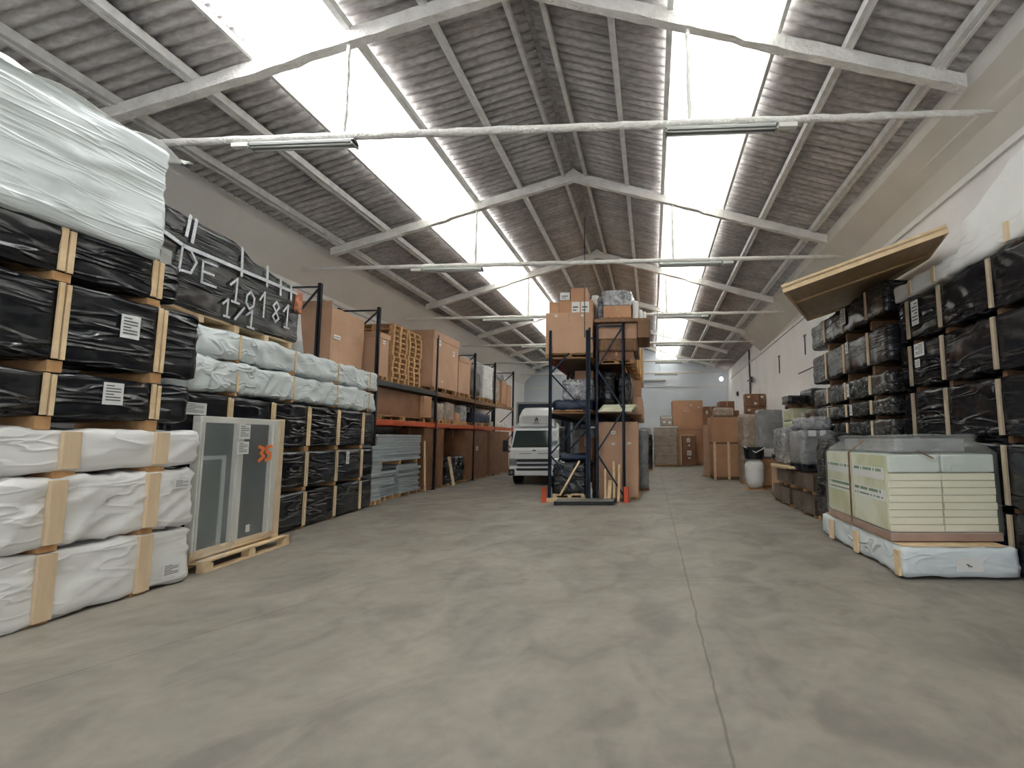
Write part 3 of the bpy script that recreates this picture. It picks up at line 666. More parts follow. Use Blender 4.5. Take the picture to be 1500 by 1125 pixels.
def ribbon(pts, wd, name='tape_strip', mat='tape', off=0.03, par=None, par_rev=False):
    """flat tape following (y,z) points on the front face"""
    m = MB(); P = [Vector((0, a, b)) for a, b in pts]
    for a, b in zip(P[:-1], P[1:]):
        d = (b - a).normalized(); a2 = a - d * wd * .35; b2 = b + d * wd * .35
        m.bar((off, a2.y, a2.z), (off, b2.y, b2.z), 0.006, wd, 0, up=Vector((0, -d.z, d.y)))
    return m.build(name, M[mat], par or t)
ribbon([(0.0, 0.97), (0.35, 0.90), (2.95, 1.0)], 0.05)
for y, za, zb in ((0.42, 1.33, 1.05), (0.52, 1.32, 1.0), (1.42, 1.28, 0.86), (2.02, 1.2, .88), (2.38, 1.14, .84), (2.68, 1.1, .84)): ribbon([(y, za), (y + (0.02 if y > .6 else -.04), zb)], 0.045)
# letters: strokes in a unit box, placed by position, width and height
G = {'D': [[(0, 0), (0.1, 1), (.6, .95), (1, .6), (.7, .1), (0.05, .05)]], 'E': [[(1, 1), (0, .95), (0, 0), (1, .02)], [(0, .5), (.8, .52)]], '1': [[(0, .65), (.6, 1), (.55, 0)], [(.2, 0), (.9, 0)]],
     'I': [[(0, .62), (.5, 1), (.5, 0)]], '0': [[(.5, 1), (.1, .7), (.05, .3), (.45, 0), (.9, .25), (.95, .7), (.5, 1)]], '8': [[(.5, .5), (.1, .75), (.5, 1), (.9, .78), (.5, .5), (.1, .22), (.5, 0), (.9, .22), (.5, .5)]],
     '/': [[(0, 0), (1, 1)]]}
def write(ch, y, z, wd, hh):
    for st in G[ch]:
        pts = [(y + a * wd, z + b * hh) for a, b in st]
        ribbon(pts, 0.030, 'tape_character', 'tape', 0.038)
for ch, y, z, wd, hh in (('D', .30, .55, .27, .34), ('E', .68, .52, .26, .31), ('1', 1.22, .42, .22, .36), ('0', 1.56, .40, .20, .28), ('I', 1.88, .36, .22, .40), ('8', 2.20, .35, .2, .34), ('1', 2.50, .32, .2, .40),
                         ('1', 1.10, .17, .16, .26), ('/', 1.36, .17, .18, .22), ('1', 1.60, .12, .20, .27)): write(ch, y, z, wd, hh)
sheet_label(t, 0.03, 0.10, .55, .16, .42, 1, M['hazy'], 'tape_patch', False)
m = MB(); m.box(-.2, .035, 2.86, 3.06, .66, 1.05); m.build('orange_paint_mark', pm('orange_spray', (.75, .22, .06), (.03, .02, .02), 9, .4), t, bevel=.02)
# white rolled sheet at the end
t = T('white_roll', 'white rolled sheet standing at the far end of the black lettered piece', 'roll', (-6.58, 8.92, 3.21))
m = MB(); m.tube([(0, 0, 0), (0.0, 0, 0.35), (-0.03, 0.0, .75), (-.1, 0, .95)], [.13, .085, .08, .06], 12, 0, .2); m.build('sheet', M['white'], t, smooth=True)

# ================================================================ WRAPPED WINDOW UNIT ON A PALLET
t = T('window_unit', 'tall film-wrapped window unit with a pale frame and orange writing, standing on a pallet', 'window', (-5.56, 5.98, 0.16), math.atan2(1.76, -0.20) - math.pi / 2)
LW, HW = 1.66, 1.75
m = MB(); m.box(-.09, 0, 0, LW, HW - .08, HW); m.build('top_rail', M['framewhite'], t, bevel=.004)
m = MB(); m.box(-.09, 0, 0, LW, 0, .10); m.build('bottom_rail', M['woodx'], t, bevel=.004)
for (a, b) in ((0, .07), (.64, .79), (1.38, 1.46)):
    m = MB(); m.box(-.09, 0.012, a, b, .1, HW - .08); m.box(-.04, .03, a + .02, a + .05, .1, HW - .08); m.build('stile', M['framewhite'], t, bevel=.004)
m = MB(); m.box(-.10, .0, 1.46, 1.56, 0.05, HW - 0.02); m.build('outer_sash', M['framewhite'], t, bevel=.004)
m = MB(); m.box(-.12, .03, 1.56, LW, -.02, HW + .01); m.build('timber_post', M['woodx'], t, bevel=.004)
for (a, b, nm) in ((.07, .64, 'greenglass'), (.79, 1.38, 'glass')):
    m = MB(); m.box(-.05, -.035, a, b, .1, HW - .08); m.build('pane', M[nm], t)
m = MB(); m.box(-.034, -.02, .45, .52, .1, HW - .5); m.box(-.034, -.02, .07, .52, HW - .55, HW - .5); m.build('inner_frame', M['greyflat'], t)
m = MB(); m.box(.035, .038, -.01, LW - .02, .04, HW - .01); m.build('stretch_film', M['haze'], t)
sheet_label(t, .042, .74, HW - .19, .22, .20); sheet_label(t, .042, .73, HW - .41, .22, .17); sheet_label(t, .0, 1.0, .22, .08, .1, 1, M['paper'], 'sticker', False)
def marks(par, chars, x, y, z, wd, hh, mat, lw):
    for i, ch in enumerate(chars):
        for st in {'3': [[(0, 1), (.9, .85), (.4, .55), (.95, .3), (.1, 0)]], '5': [[(1, 1), (.15, 1), (.1, .6), (.8, .5), (.8, .15), (0, .02)]]}[ch]:
            m = MB(); P = [Vector((x, y + i * wd * 1.25 + a * wd, z + b * hh)) for a, b in st]
            for a, b in zip(P[:-1], P[1:]):
                d = (b - a).normalized(); m.bar(a - d * lw * .3, b + d * lw * .3, .004, lw, 0, up=Vector((0, -d.z, d.y)))
            m.build('orange_writing', mat, par)
marks(t, '35', .045, 1.06, 1.15, .13, .20, M['orangemark'], .045)
# pallet under the window
def pallet_thing(label, x, y, z, rz, L, W, group=None, mat='woodx', H=.144):
    o = pallet_mesh(L, W, H).build('pallet', M[mat]); o.location = (x, y, z); o.rotation_euler.z = rz
    return tag(o, label, 'pallet', group)
pallet_thing('light wooden pallet carrying the wrapped window unit', -6.28, 5.98, 0, math.atan2(1.76, -0.20) - math.pi / 2, 1.72, .84)
m = MB()
m.tube([(0, 0, 0), (.05, .15, .12), (.02, .3, .04), (.08, .4, .15)], [.05, .09, .06, .02], 8, 0, .5)
o = m.build('film_scrap', M['haze'], smooth=True, loc=(-5.42, 5.95, .17)); tag(o, 'crumpled scrap of clear film between the near left stack and the window unit', 'plastic film')

# ================================================================ LEFT RACKING
t = T('pallet_rack', 'long pallet rack along the left wall with orange lower beams and dark uprights', 'pallet rack', (-7.0, 10.6, 0))
def frame(par, fx, bx, y, h, mat, z0=0.0, w=.085, name='upright'):
    for x in (fx, bx):
        m = MB(); a = -0.0
        m.box(x - .035, x + .035, y - w / 2, y - w / 2 + .012, z0, h); m.box(x - .035, x + .035, y + w / 2 - .012, y + w / 2, z0, h); s_ = 1 if x == fx else -1
        sx = .023 * (1 if fx > bx else -1) * s_
        m.box(x + sx - .012, x + sx + .012, y - w / 2, y + w / 2, z0, h)
        if z0 == 0: m.box(x - .07, x + .07, y - .07, y + .07, 0, .012)
        m.build(name, mat, par)
    n = max(2, int(round((h - z0) / 1.05))); zz = [z0 + .12 + (h - z0 - .2) * i / n for i in range(n + 1)]
    m = MB(); m.bar((fx, y, zz[-1]), (bx, y, zz[-1]), .03, .04); m.build('cross_brace', mat, par)
    for i in range(n):
        m = MB(); a, b = (fx, bx) if i % 2 else (bx, fx)
        m.bar((a, y, zz[i]), (b, y, zz[i + 1]), .03, .04); m.build('cross_brace', mat, par)
# local coordinates are relative to the rack's root
Yp = [10.85, 12.45, 16.05, 19.62, 22.2, 25.2]
for k, y in enumerate(Yp):
    fx = -.5 if k == 0 else 0.0
    frame(t, fx, fx - (.8 if k == 0 else 1.05), y - 10.6, 5.15 if k == 0 else 5.0, M['rackgrey'])
for a, b in zip(Yp[1:-1], Yp[2:]):
    for (z, mt) in ((1.98, 'beam'), (3.0, 'wooddark' if a > 13 else 'rackgrey')):
        for x in (0, -1.05):
            m = MB(); m.box(x - .025, x + .025, a - 10.6 + .03, b - 10.6 - .03, z, z + .13)
            m.box(x - .03, x + .03, a - 10.56, a - 10.52, z - .04, z + .17); m.box(x - .03, x + .03, b - 10.68, b - 10.64, z - .04, z + .17)
            m.build('beam', M['beam' if z < 2 else mt], t)
for z in (3.0,):
    for x in (-.5, -1.3):
        m = MB(); m.box(x - .025, x + .025, .25 + .03, 1.8, z, z + .13).build('beam', M['rackgrey'], t)
for z in (2.11, 3.13):      # shelf boards
    m = MB(); m.box(-1.0, -.03, 1.9, 14.55, z, z + .02); m.build('shelf_board', M['palletwood'], t)
m = MB(); m.box(-1.3, -.5, .27, 1.75, 3.13, 3.15); m.build('shelf_board', M['palletwood'], t)

g = 'loads on the top level of the left rack'
carton('largest torn-sided cardboard crate on the left rack, nearest the black lettered piece', -8.3, -7.28, 10.98, 12.28, 3.16, 4.62, M['cardlight'], group=g, bulge=.02, labels=(('r', .15, .55, .25, .10),), lid=0, flaps=True)
carton('narrow framed cardboard carton between the torn crate and the stacked pallets', -7.95, -7.02, 12.5, 13.05, 3.16, 4.36, M['cardlight'], group=g, lid=.12, labels=(('r', .5, .8, .12, .1),), pallet=.1)
o0 = pallet_mesh(1.15, .8).build('pallet', M['palletwood'])
names = ('nearer', 'farther'); first = True
for si, y0 in enumerate((14.02, 14.92)):
    for k in range(11):
        o = o0 if first else o0.copy()
        if not first: COL.objects.link(o)
        first = False
        rzp = math.pi / 2 + random.uniform(-.03, .03)
        o.location = (-7.0 + random.uniform(-.02, .02), y0 - .8 + random.uniform(-.015, .015), 3.155 + k * .1455); o.rotation_euler = (0, 0, rzp)
        tag(o, 'wooden pallet in the %s pallet stack on the left rack, %s' % (names[si], ORD[k]), 'pallet', 'stacked empty pallets on the left rack')
carton('tall lidded cardboard box with two white labels on the top level of the left rack', -7.95, -7.0, 15.75, 17.85, 3.16, 5.1, M['cardlight'], group=g, lid=.22, pallet=.14, labels=(('r', .22, .82, .16, .2), ('r', .78, .72, .16, .2), ('r', .35, .12, .1, .06)))
carton('lower lidded cardboard box next to the tall two-label box on the left rack', -7.95, -7.0, 17.92, 19.1, 3.16, 4.6, M['cardlight'], group=g, lid=.15, pallet=.14)
wrapped('dark brown wrapped bundle on the top level of the left rack', -8.0, -7.08, 19.25, 20.6, 3.16, 4.45, M['roll'], group=g, pallet=.14, r=.2)
wrapped('white foam-wrapped slab standing beside the dark brown bundle on the left rack', -7.9, -7.02, 20.72, 21.95, 3.16, 4.72, M['white'], group=g, pallet=.14)
wrapped('brown paper-wrapped tall bundle just past the white slab on the left rack', -7.95, -7.1, 22.4, 23.3, 3.16, 4.35, M['cardwrap'], group=g, pallet=.12)
for i, (y, z) in enumerate(((22.7, 4.37), (23.3, 4.36), (23.9, 4.37))):
    wrapped('white plastic sack on top of the boxes on the left rack, %s' % ('nearest of three', 'middle of three', 'farthest of three')[i], -7.9, -7.15, y - .28, y + .28, z, z + .32, M['silver'], name='plastic_sack', cat='sack', r=.13, group='white sacks on the left rack')
carton('brown cardboard box under the white sacks at the far left rack', -7.9, -7.05, 23.42, 24.25, 3.16, 4.34, M['card'], group=g, pallet=.12)
carton('pale cardboard box with tape, upper one above the truck cab on the far left rack', -7.9, -7.05, 24.35, 25.1, 3.16, 4.25, M['cardlight'], group=g)
# beyond the rack: boxes behind and above the truck
carton('light cardboard box stack top seen above the truck roof on the left', -7.0, -6.1, 26.0, 27.2, 2.1, 3.3, M['cardlight'], group='boxes behind the truck', pallet=.1)
carton('brown cardboard crate under the light box behind the truck', -7.0, -6.1, 26.0, 27.2, 0, 2.1, M['card'], group='boxes behind the truck', pallet=.12)

g = 'loads on the middle level of the left rack'
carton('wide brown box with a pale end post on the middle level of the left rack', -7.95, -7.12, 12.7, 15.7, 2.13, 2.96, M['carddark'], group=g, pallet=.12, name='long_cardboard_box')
m = MB(); m.box(-7.13, -7.0, 15.2, 15.75, 2.27, 2.93); tag(m.build('tan_board', M['card']), 'pale tan board closing the end of the wide brown box on the middle level', 'board')
for (ya, yb, z1, mt, lab) in ((16.2, 16.95, 2.80, 'cardwrap', 'crumpled white-grey bundle, nearest small load on the middle level'), (17.1, 17.9, 2.88, 'cardwrap', 'brown and white strapped bundle, second small load on the middle level'),
                              (18.0, 18.45, 2.55, 'card', 'short plain brown parcel between the small bundles on the middle level'), (18.6, 19.1, 2.85, 'silver', 'narrow shiny wrapped bundle on the middle level before the third upright'),
                              (20.0, 21.9, 2.65, 'navy', 'dark blue wrapped load at the far end of the middle level')):
    wrapped(lab, -7.9, -7.1, ya, yb, 2.13, z1, M[mt], group=g, pallet=.12)
for i, y in enumerate((22.7, 23.3, 23.9, 24.5)):
    wrapped('small white parcel in the row beyond the fourth upright, number %s from the camera' % ('one', 'two', 'three', 'four')[i], -7.6, -7.1, y - .2, y + .2, 2.13, 2.35, M['white'], group='white parcels on the far middle level', r=.05)
g = 'loads on the floor under the left rack'
def sheets(label, x0, x1, y0, y1, z0, z1, n, mat, cap=None, group=None, jag=.03):
    t = T('sheet_stack', label, 'stack', ((x0 + x1) / 2, (y0 + y1) / 2, z0), 0, group)
    sx, sy = x1 - x0, y1 - y0; m = MB(); b = .10; hh = (z1 - z0 - b) / n
    for k in range(n):
        dx, dy = random.uniform(-jag, jag), random.uniform(-jag, jag); e = jag * (k % 2)
        m.box(-sx / 2 + dx + e, sx / 2 + dx - e, -sy / 2 + dy + e, sy / 2 + dy - e, b + hh * k, b + hh * (k + 1) - .006)
    m.build('layers', mat, t, bevel=.006)
    m = MB()
    for yy in (-.4, 0, .4): m.box(-sx / 2, sx / 2, yy * sy - .05, yy * sy + .05, 0, .10)
    m.build('pallet_base', M['palletwood'], t)
    if cap: m = MB(); m.box(-sx / 2, sx / 2, -sy / 2, sy / 2, z1 - z0, z1 - z0 + .05); m.build('cover', cap, t, bevel=.01)
    return t
sheets('pale grey stack of packed panels, upper wide one under the orange beam', -7.95, -7.05, 12.72, 15.2, .92, 1.74, 9, M['greyflat'], group=g, jag=.012)
sheets('pale grey jagged stack with a dark green cover, on the floor under the left rack', -7.95, -7.05, 12.72, 13.75, 0, .78, 9, M['greyflat'], cap=M['greenglass'], group=g)
sheets('pale grey jagged stack without a cover, on the floor beside the green-covered one', -7.95, -7.05, 13.9, 15.2, 0, .90, 10, M['greyflat'], group=g)
sheets('pale jagged stack in the gap between the long black packs and the rack', -7.2, -6.83, 12.12, 12.62, 0, 1.45, 14, M['greyflat'], group=g, jag=.02)
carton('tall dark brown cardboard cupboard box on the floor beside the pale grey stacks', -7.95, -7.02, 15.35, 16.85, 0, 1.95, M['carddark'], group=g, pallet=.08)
m = MB(); m.bar((-6.92, 15.3, .02), (-6.95, 15.25, 1.55), .04, .06); tag(m.build('pale_plank', M['woodx']), 'thin pale plank upright between the grey stacks and the dark cupboard box', 'plank')
m = MB(); m.bar((-6.80, 17.25, .02), (-6.98, 17.2, 1.0), .05, .09); tag(m.build('pale_plank', M['woodx']), 'short pale plank leaning on the dark boxes beside the black glossy load', 'plank')
wrapped('glossy black and silver wrapped low load under the left rack', -7.8, -7.0, 17.2, 18.6, 0, .95, M['clearblack'], group=g, amp=.05, pallet=.1)
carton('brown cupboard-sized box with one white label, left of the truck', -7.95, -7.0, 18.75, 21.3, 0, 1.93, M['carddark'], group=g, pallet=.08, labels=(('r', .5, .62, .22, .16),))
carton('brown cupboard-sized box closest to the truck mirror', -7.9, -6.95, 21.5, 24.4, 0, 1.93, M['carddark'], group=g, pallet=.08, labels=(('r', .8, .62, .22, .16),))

# ================================================================ TRUCK
t = T('box_truck', 'white cab-over box truck with a dark blue cargo body, facing the camera', 'truck', (-4.06, 17.4, 0))
W2 = .86
def capped(prof, x0, x1, mat, name, bev=.03, top=0.0):
    m = MB(); n = len(prof); zmax = max(b for a, b in prof)
    for x in (x0, x1):
        for a, b in prof: m.v.append((x * (1 - top * max(0, (b - 1.2)) / .8), a, b))
    m.f = [tuple(range(n)), tuple(range(2 * n - 1, n - 1, -1))] + [(k, (k + 1) % n, (k + 1) % n + n, k + n) for k in range(n)]; m.m = [0] * len(m.f)
    return m.build(name, mat, t, bevel=bev)
cab = [(0.02, .55), (0.0, 1.22), (.06, 1.27), (.30, 1.93), (.45, 2.02), (1.55, 2.04), (1.6, .55)]
capped(cab, -W2, W2, M['truckwhite'], 'cab', .05, .07)
m = MB(); yz = lambda z: .06 + (z - 1.27) * .24 / .66 - .012
def wtr(x, z): return x * (1 - .07 * max(0, z - 1.2) / .8)
vs = [(wtr(-.80, 1.29), yz(1.29), 1.29), (wtr(.80, 1.29), yz(1.29), 1.29), (wtr(.77, 1.88), yz(1.88), 1.88), (wtr(-.77, 1.88), yz(1.88), 1.88)]
vs += [(a, b + .02, c) for a, b, c in vs]; m.add(vs, [(0, 1, 2, 3), (7, 6, 5, 4), (0, 4, 5, 1), (1, 5, 6, 2), (2, 6, 7, 3), (3, 7, 4, 0)]); m.build('windshield', M['glass'], t)
m = MB(); m.bar((-.5, yz(1.33) - .015, 1.33), (.1, yz(1.36) - .015, 1.36), .015, .02); m.bar((.05, yz(1.33) - .015, 1.33), (.62, yz(1.36) - .015, 1.36), .015, .02); m.build('wiper', M['rubber'], t)
m = MB(); m.box(-.68, .68, -.02, .02, .60, 1.20); m.build('front_panel', M['truckwhite'], t, bevel=.015)
for i, (za, zb, x) in enumerate(((.80, .90, .62), (.66, .735, .60), (.50, .585, .62))):
    m = MB(); m.prism([(-x, za + .03), (-x + .06, za), (x - .06, za), (x, za + .03), (x - .02, zb), (-x + .02, zb)], -.055, -.01, axis='y'); m.build('grille_slot', M['blackplastic'], t)
m = MB(); m.box(-.86, .86, -.05, .10, .33, .64); m.build('bumper', M['truckwhite'], t, bevel=.03)
m = MB(); m.box(-.3, -.12, -.065, -.05, .36, .47); m.build('number_plate', M['paper'], t)
for s in (-1, 1):
    m = MB(); a, b = sorted((s * .60, s * .875)); m.box(a, b, -.04, .12, .68, .92); m.build('headlight', M['chrome'], t, bevel=.03)
    m = MB(); a, b = sorted((s * .66, s * .88)); m.box(a, b, -.062, .1, .34, .56); m.build('fog_lamp_housing', M['blackplastic'], t, bevel=.02)
    m = MB(); m.tube([(s * .77, -.075, .45), (s * .77, -.05, .45)], .055, 14); m.build('fog_lamp', M['chrome'], t)
    m = MB(); a, b = sorted((s * .93, s * 1.10)); m.box(a, b, -.04, .04, 1.15, 1.55); mr = m.build('mirror', M['blackplastic'], t, bevel=.03)
    m = MB(); m.bar((s * .84, .15, 1.75), (s * 1.0, 0, 1.5), .025, .025); m.bar((s * .84, .1, 1.15), (s * 1.0, 0, 1.2), .025, .025); m.build('mirror_arm', M['blackplastic'], t)
    m = MB(); a, b = sorted((s * .842, s * .866)); m.prism([(.32, 1.3), (1.2, 1.3), (1.2, 1.85), (.50, 1.85)], a, b, axis='x'); m.build('side_window', M['glass'], t)
    for yy in (.75, 4.4):
        m = MB(); m.tube([(s * .62, yy, .39), (s * .84, yy, .39)], .39, 24); wh = m.build('wheel', M['rubber'], t)
        m = MB(); m.tube([(s * .84, yy, .39), (s * .855, yy, .39)], .2, 16); m.build('hub', M['fixture'], wh)
m = MB(); m.tube([(-.055, -.03, 1.19), (.055, -.03, 1.19)], .02, 8); m.build('hood_latch', M['blackplastic'], t)
m = MB(); m.box(-.52, -.1, -.026, -.018, 1.07, 1.085); m.box(.12, .5, -.026, -.018, 1.07, 1.085); m.build('panel_vent', M['blackplastic'], t)
# wind deflector
m = MB(); P = []
secs = ((.36, -.60, .60, 2.0, 2.12), (.30, -.63, .63, 2.03, 2.40), (.42, -.66, .66, 2.03, 2.62), (.75, -.68, .68, 2.03, 2.70), (1.35, -.70, .70, 2.03, 2.72))
for (y, a, b, z0, z1) in secs:
    P.append([(a, y, z0), (a * 1.0, y, z0 + (z1 - z0) * .6), (a * .82, y, z1), (0, y - .03, z1 + .01), (b * .82, y, z1), (b, y, z0 + (z1 - z0) * .6), (b, y, z0)])
vs = [p for s_ in P for p in s_]; fs = []
for i in range(len(P) - 1):
    for k in range(7): fs.append((i * 7 + k, i * 7 + (k + 1) % 7, i * 7 + 7 + (k + 1) % 7, i * 7 + 7 + k))
fs += [tuple(range(6, -1, -1)), tuple(28 + k for k in range(7))]
m.add(vs, fs).build('wind_deflector', M['truckwhite'], t, bevel=.03)
m = MB()
for cx, cz in ((0, .04), (-.036, -.02), (.036, -.02)):
    vs = [(cx + a, q, cz + 2.27 + b) for q in (.255, .30) for a, b in ((0, -.042), (.026, 0), (0, .042), (-.026, 0))]
    m.add(vs, [(0, 1, 2, 3), (7, 6, 5, 4), (0, 4, 5, 1), (1, 5, 6, 2), (2, 6, 7, 3), (3, 7, 4, 0)])
m.box(-.1, .1, .258, .30, 2.15, 2.165)
m.build('emblem', M['blackplastic'], t)
m = MB(); m.box(-.92, -.60, .35, .5, 2.0, 2.04); m.prism([(-.86, 1.98), (-.62, 1.98), (-.62, 2.22)], .45, .55); m.prism([(.86, 1.98), (.62, 1.98), (.62, 2.22)], .45, .55); m.build('deflector_wing', M['truckwhite'], t)
m = MB(); m.box(-1.08, 1.02, 1.75, 6.0, .85, 2.92); m.build('cargo_body', M['navy'], t, bevel=.02)
m = MB(); m.box(-1.10, 1.04, 1.72, 6.03, 2.92, 2.99); m.box(-1.11, -1.05, 1.70, 1.78, .85, 2.95); m.box(.98, 1.05, 1.70, 1.78, .85, 2.95); m.build('body_frame', M['fixture'], t)
m = MB(); m.box(-.4, -.32, 1.0, 6.0, .6, .85); m.box(.32, .4, 1.0, 6.0, .6, .85); m.build('chassis', M['blackplastic'], t)

# ================================================================ CENTRAL RACKS
tL = T('pallet_rack', 'dark blue pallet rack, left one of the central pair, beside the truck', 'pallet rack', (-2.63, 13.0, 0))
YR = (0, 2.75, 5.5, 8.25, 11.0)
for y in YR: frame(tL, 0, .97, y, 4.42, M['rackblue'], w=.10)
m = MB(); m.box(1.02, 1.07, -.2, -.12, 0, 4.45); m.box(.99, 1.10, -.26, -.08, 0, .012); m.build('upright', M['rackblue'], tL)
tR = T('pallet_rack', 'dark blue pallet rack, right one of the central pair, around two tall cartons', 'pallet rack', (-1.42, 13.0, 0))
for y in YR: frame(tR, 0, .70, y, 4.60, M['rackblue'], w=.11)
m = MB(); m.bar((-.22, 0, 4.2), (0, 0, 4.2), .04, .05); m.build('row_spacer', M['rackblue'], tR)
for tt, wd, zs in ((tL, .97, (2.12, 3.55)), (tR, .70, (2.12, 3.40))):
    for z in zs:
        for a, b in zip(YR[:-1], YR[1:]):
            for x in (0, wd):
                m = MB(); m.box(x - .025, x + .025, a + .05, b - .05, z, z + .12); m.build('beam', M['beam' if (x > 0) == (tt is tR) and z > 3 else 'rackblue'], tt)
        m = MB(); m.box(.03, wd - .03, .05, 11, z + .12, z + .14); m.build('shelf_board', M['wooddark'], tt)
g = 'loads on the central racks'
carton('very large pinkish-brown cardboard box with two small labels, on top of the left central rack', -2.76, -1.52, 12.98, 14.6, 3.70, 4.90, M['cardlight'], pallet=.12, group=g, labels=(('f', .22, .92, .07, .05), ('f', .78, .92, .07, .05)))
carton('medium cardboard box on the top left edge of the very large central box', -2.70, -2.44, 13.1, 13.9, 4.91, 5.22, M['card'], group=g, tape=False)
carton('wide cardboard box next to it bearing the two printed sheets, atop the left central rack', -2.43, -1.54, 13.1, 13.9, 4.91, 5.26, M['card'], group=g, tape=False, labels=(('f', .50, .45, .22, .30), ('f', .78, .45, .22, .30)))
carton('small box with a white printed front, perched on the boxes atop the left central rack', -2.42, -2.15, 13.15, 13.7, 5.275, 5.50, M['card'], group=g, tape=False, labels=(('f', .5, .5, .26, .2),))
carton('square cardboard box, topmost of the pile on the left central rack', -2.13, -1.70, 13.15, 13.8, 5.275, 5.62, M['card'], group=g, tape=False)
wrapped('white foam-wrapped upright piece right of the topmost box on the central rack', -1.66, -1.47, 13.95, 14.6, 4.91, 5.65, M['white'], group=g, amp=.01)
wrapped('grey silver wrapped bundle between the white upright piece and the foil-covered load', -1.44, -1.27, 13.5, 14.3, 4.71, 5.45, M['silver'], group=g, pallet=.02)
carton('shallow light-brown box under the foil-covered load on the right central rack', -1.25, -.52, 13.2, 14.4, 4.72, 5.12, M['card'], group=g, pallet=.08)
wrapped('crumpled grey foil-covered load on top of the right central rack', -1.27, -.50, 13.25, 14.4, 5.13, 5.55, M['silver'], group=g, amp=.03, step=.05)
for i, (a, b, z1) in enumerate(((-.48, -.33, 5.30), (-.31, -.22, 5.05), (-.20, -.12, 5.0))):
    wrapped('white wrapped strip right of the foil-covered load, %s' % ('tallest of three', 'middle of three', 'rightmost of three')[i], a, b, 13.4, 14.4, 4.72, z1, M['white'], group='white strips on the right central rack', amp=.008, r=.02)
t = T('brown_board', 'dark brown wide board with a drooping right end, laid over the right central rack', 'board', (-1.46, 12.9, 4.61))
m = MB(); m.box(0, 1.45, 0, 1.6, 0, .09); m.build('panel', M['wooddark'], t, bevel=.005)
m = MB(); m.box(1.12, 1.43, 0.02, 1.5, -.42, 0); m.build('side_panel', M['wooddark'], t, bevel=.005)
carton('flat light cardboard pack directly under the dark brown board', -1.38, -.36, 13.08, 14.6, 4.20, 4.60, M['cardlight'], group=g, tape=False)
wrapped('dark brown flat bundle under the flat light cardboard pack', -1.38, -.34, 13.06, 14.6, 3.86, 4.19, M['wooddark'], group=g, amp=.01, r=.01)
carton('brown crate on the upper shelf of the right central rack', -1.36, -.45, 13.1, 14.6, 3.55, 3.85, M['carddark'], group=g, pallet=.1)
for i, (y0, y1) in enumerate(((14.8, 16.1), (16.3, 17.9), (18.2, 20.0))):
    carton('tall orange-tan panel pack on the aisle side of the right central rack, %s' % ('nearest of three', 'middle of three', 'farthest of three')[i], -1.3, -.42 + .06 * i, y0, y1, 3.56, 5.05 - .12 * i, M['orangecard'], group='orange-tan panel packs on the right central rack', pallet=.12, name='panel_pack')
for i, (y0, y1, z1, mt) in enumerate(((15.9, 18.4, 4.8, 'card'), (18.8, 21.0, 4.6, 'cardlight'), (21.3, 23.5, 4.7, 'card'))):
    carton('cardboard crate atop the left central rack behind the very large box, %s' % ('nearest', 'middle', 'farthest')[i], -2.6, -1.7, y0, y1, 3.70, z1, M[mt], group=g, pallet=.12)
# middle shelves
wrapped('dark navy wrapped long pack lying on the middle shelf of the left central rack', -2.57, -1.55, 13.1, 14.7, 2.27, 2.58, M['navy'], group=g, amp=.02, pallet=.06)
wrapped('silver-grey wrapped block on the navy pack in the left central rack', -2.35, -1.55, 13.3, 14.6, 2.60, 3.15, M['silver'], group=g, amp=.03, step=.05)
carton('brown box resting on the silver-grey block in the left central rack', -2.05, -1.55, 13.4, 14.4, 3.17, 3.40, M['carddark'], group=g, tape=False)
for i in range(3):
    wrapped('dark wrapped load deep on the middle shelf of the left central rack, %s' % ('nearest of three', 'middle of three', 'farthest of three')[i], -2.5, -1.7, 15.9 + 2.7 * i, 18.0 + 2.7 * i, 2.27, 3.2, M['clearblack'], group='deep loads on the left central rack', pallet=.1)
for i in range(5):
    t = tag(blob(.88, 1.4, .035, .1, .006, i, .01, org=(-1.40 + .03 * i, 13.0 + .04 * i, 2.27 + .04 * i)).build('foam_board', M['cream'], smooth=True), 'cream foam board in the small pile on the right central rack, %s' % ORD[i] if i < 4 else 'cream foam board in the small pile on the right central rack, topmost', 'board', 'cream foam boards')
wrapped('dark wrapped bulky load in the middle of the right central rack', -1.34, -.96, 13.25, 14.6, 2.50, 3.38, M['black2'], group=g, amp=.025, r=.15)
wrapped('grey wrapped leaning load next to the bulky dark one in the right central rack', -.88, -.55, 13.3, 14.4, 2.50, 3.3, M['clearblack'], group=g, amp=.025, r=.12)
carton('stacked cardboard box on the aisle side of the right central rack, upper of two', -.70, -.30, 14.55, 15.5, 2.80, 3.25, M['card'], group=g)
carton('cardboard box on the aisle side of the right central rack, lower of two', -.72, -.28, 14.55, 15.5, 2.27, 2.79, M['cardlight'], group=g)
for i in range(4):
    carton('cardboard crate along the aisle on the middle shelf of the right central rack, %s' % ('nearest', 'second', 'third', 'farthest')[i], -1.35, -.35 - .0 * i, 15.95 + 2.0 * i, 17.6 + 2.0 * i, 2.27, 3.1 - .1 * (i % 2), M[('cardlight', 'card', 'orangecard', 'card')[i]], group='aisle crates on the right central rack', pallet=.1)
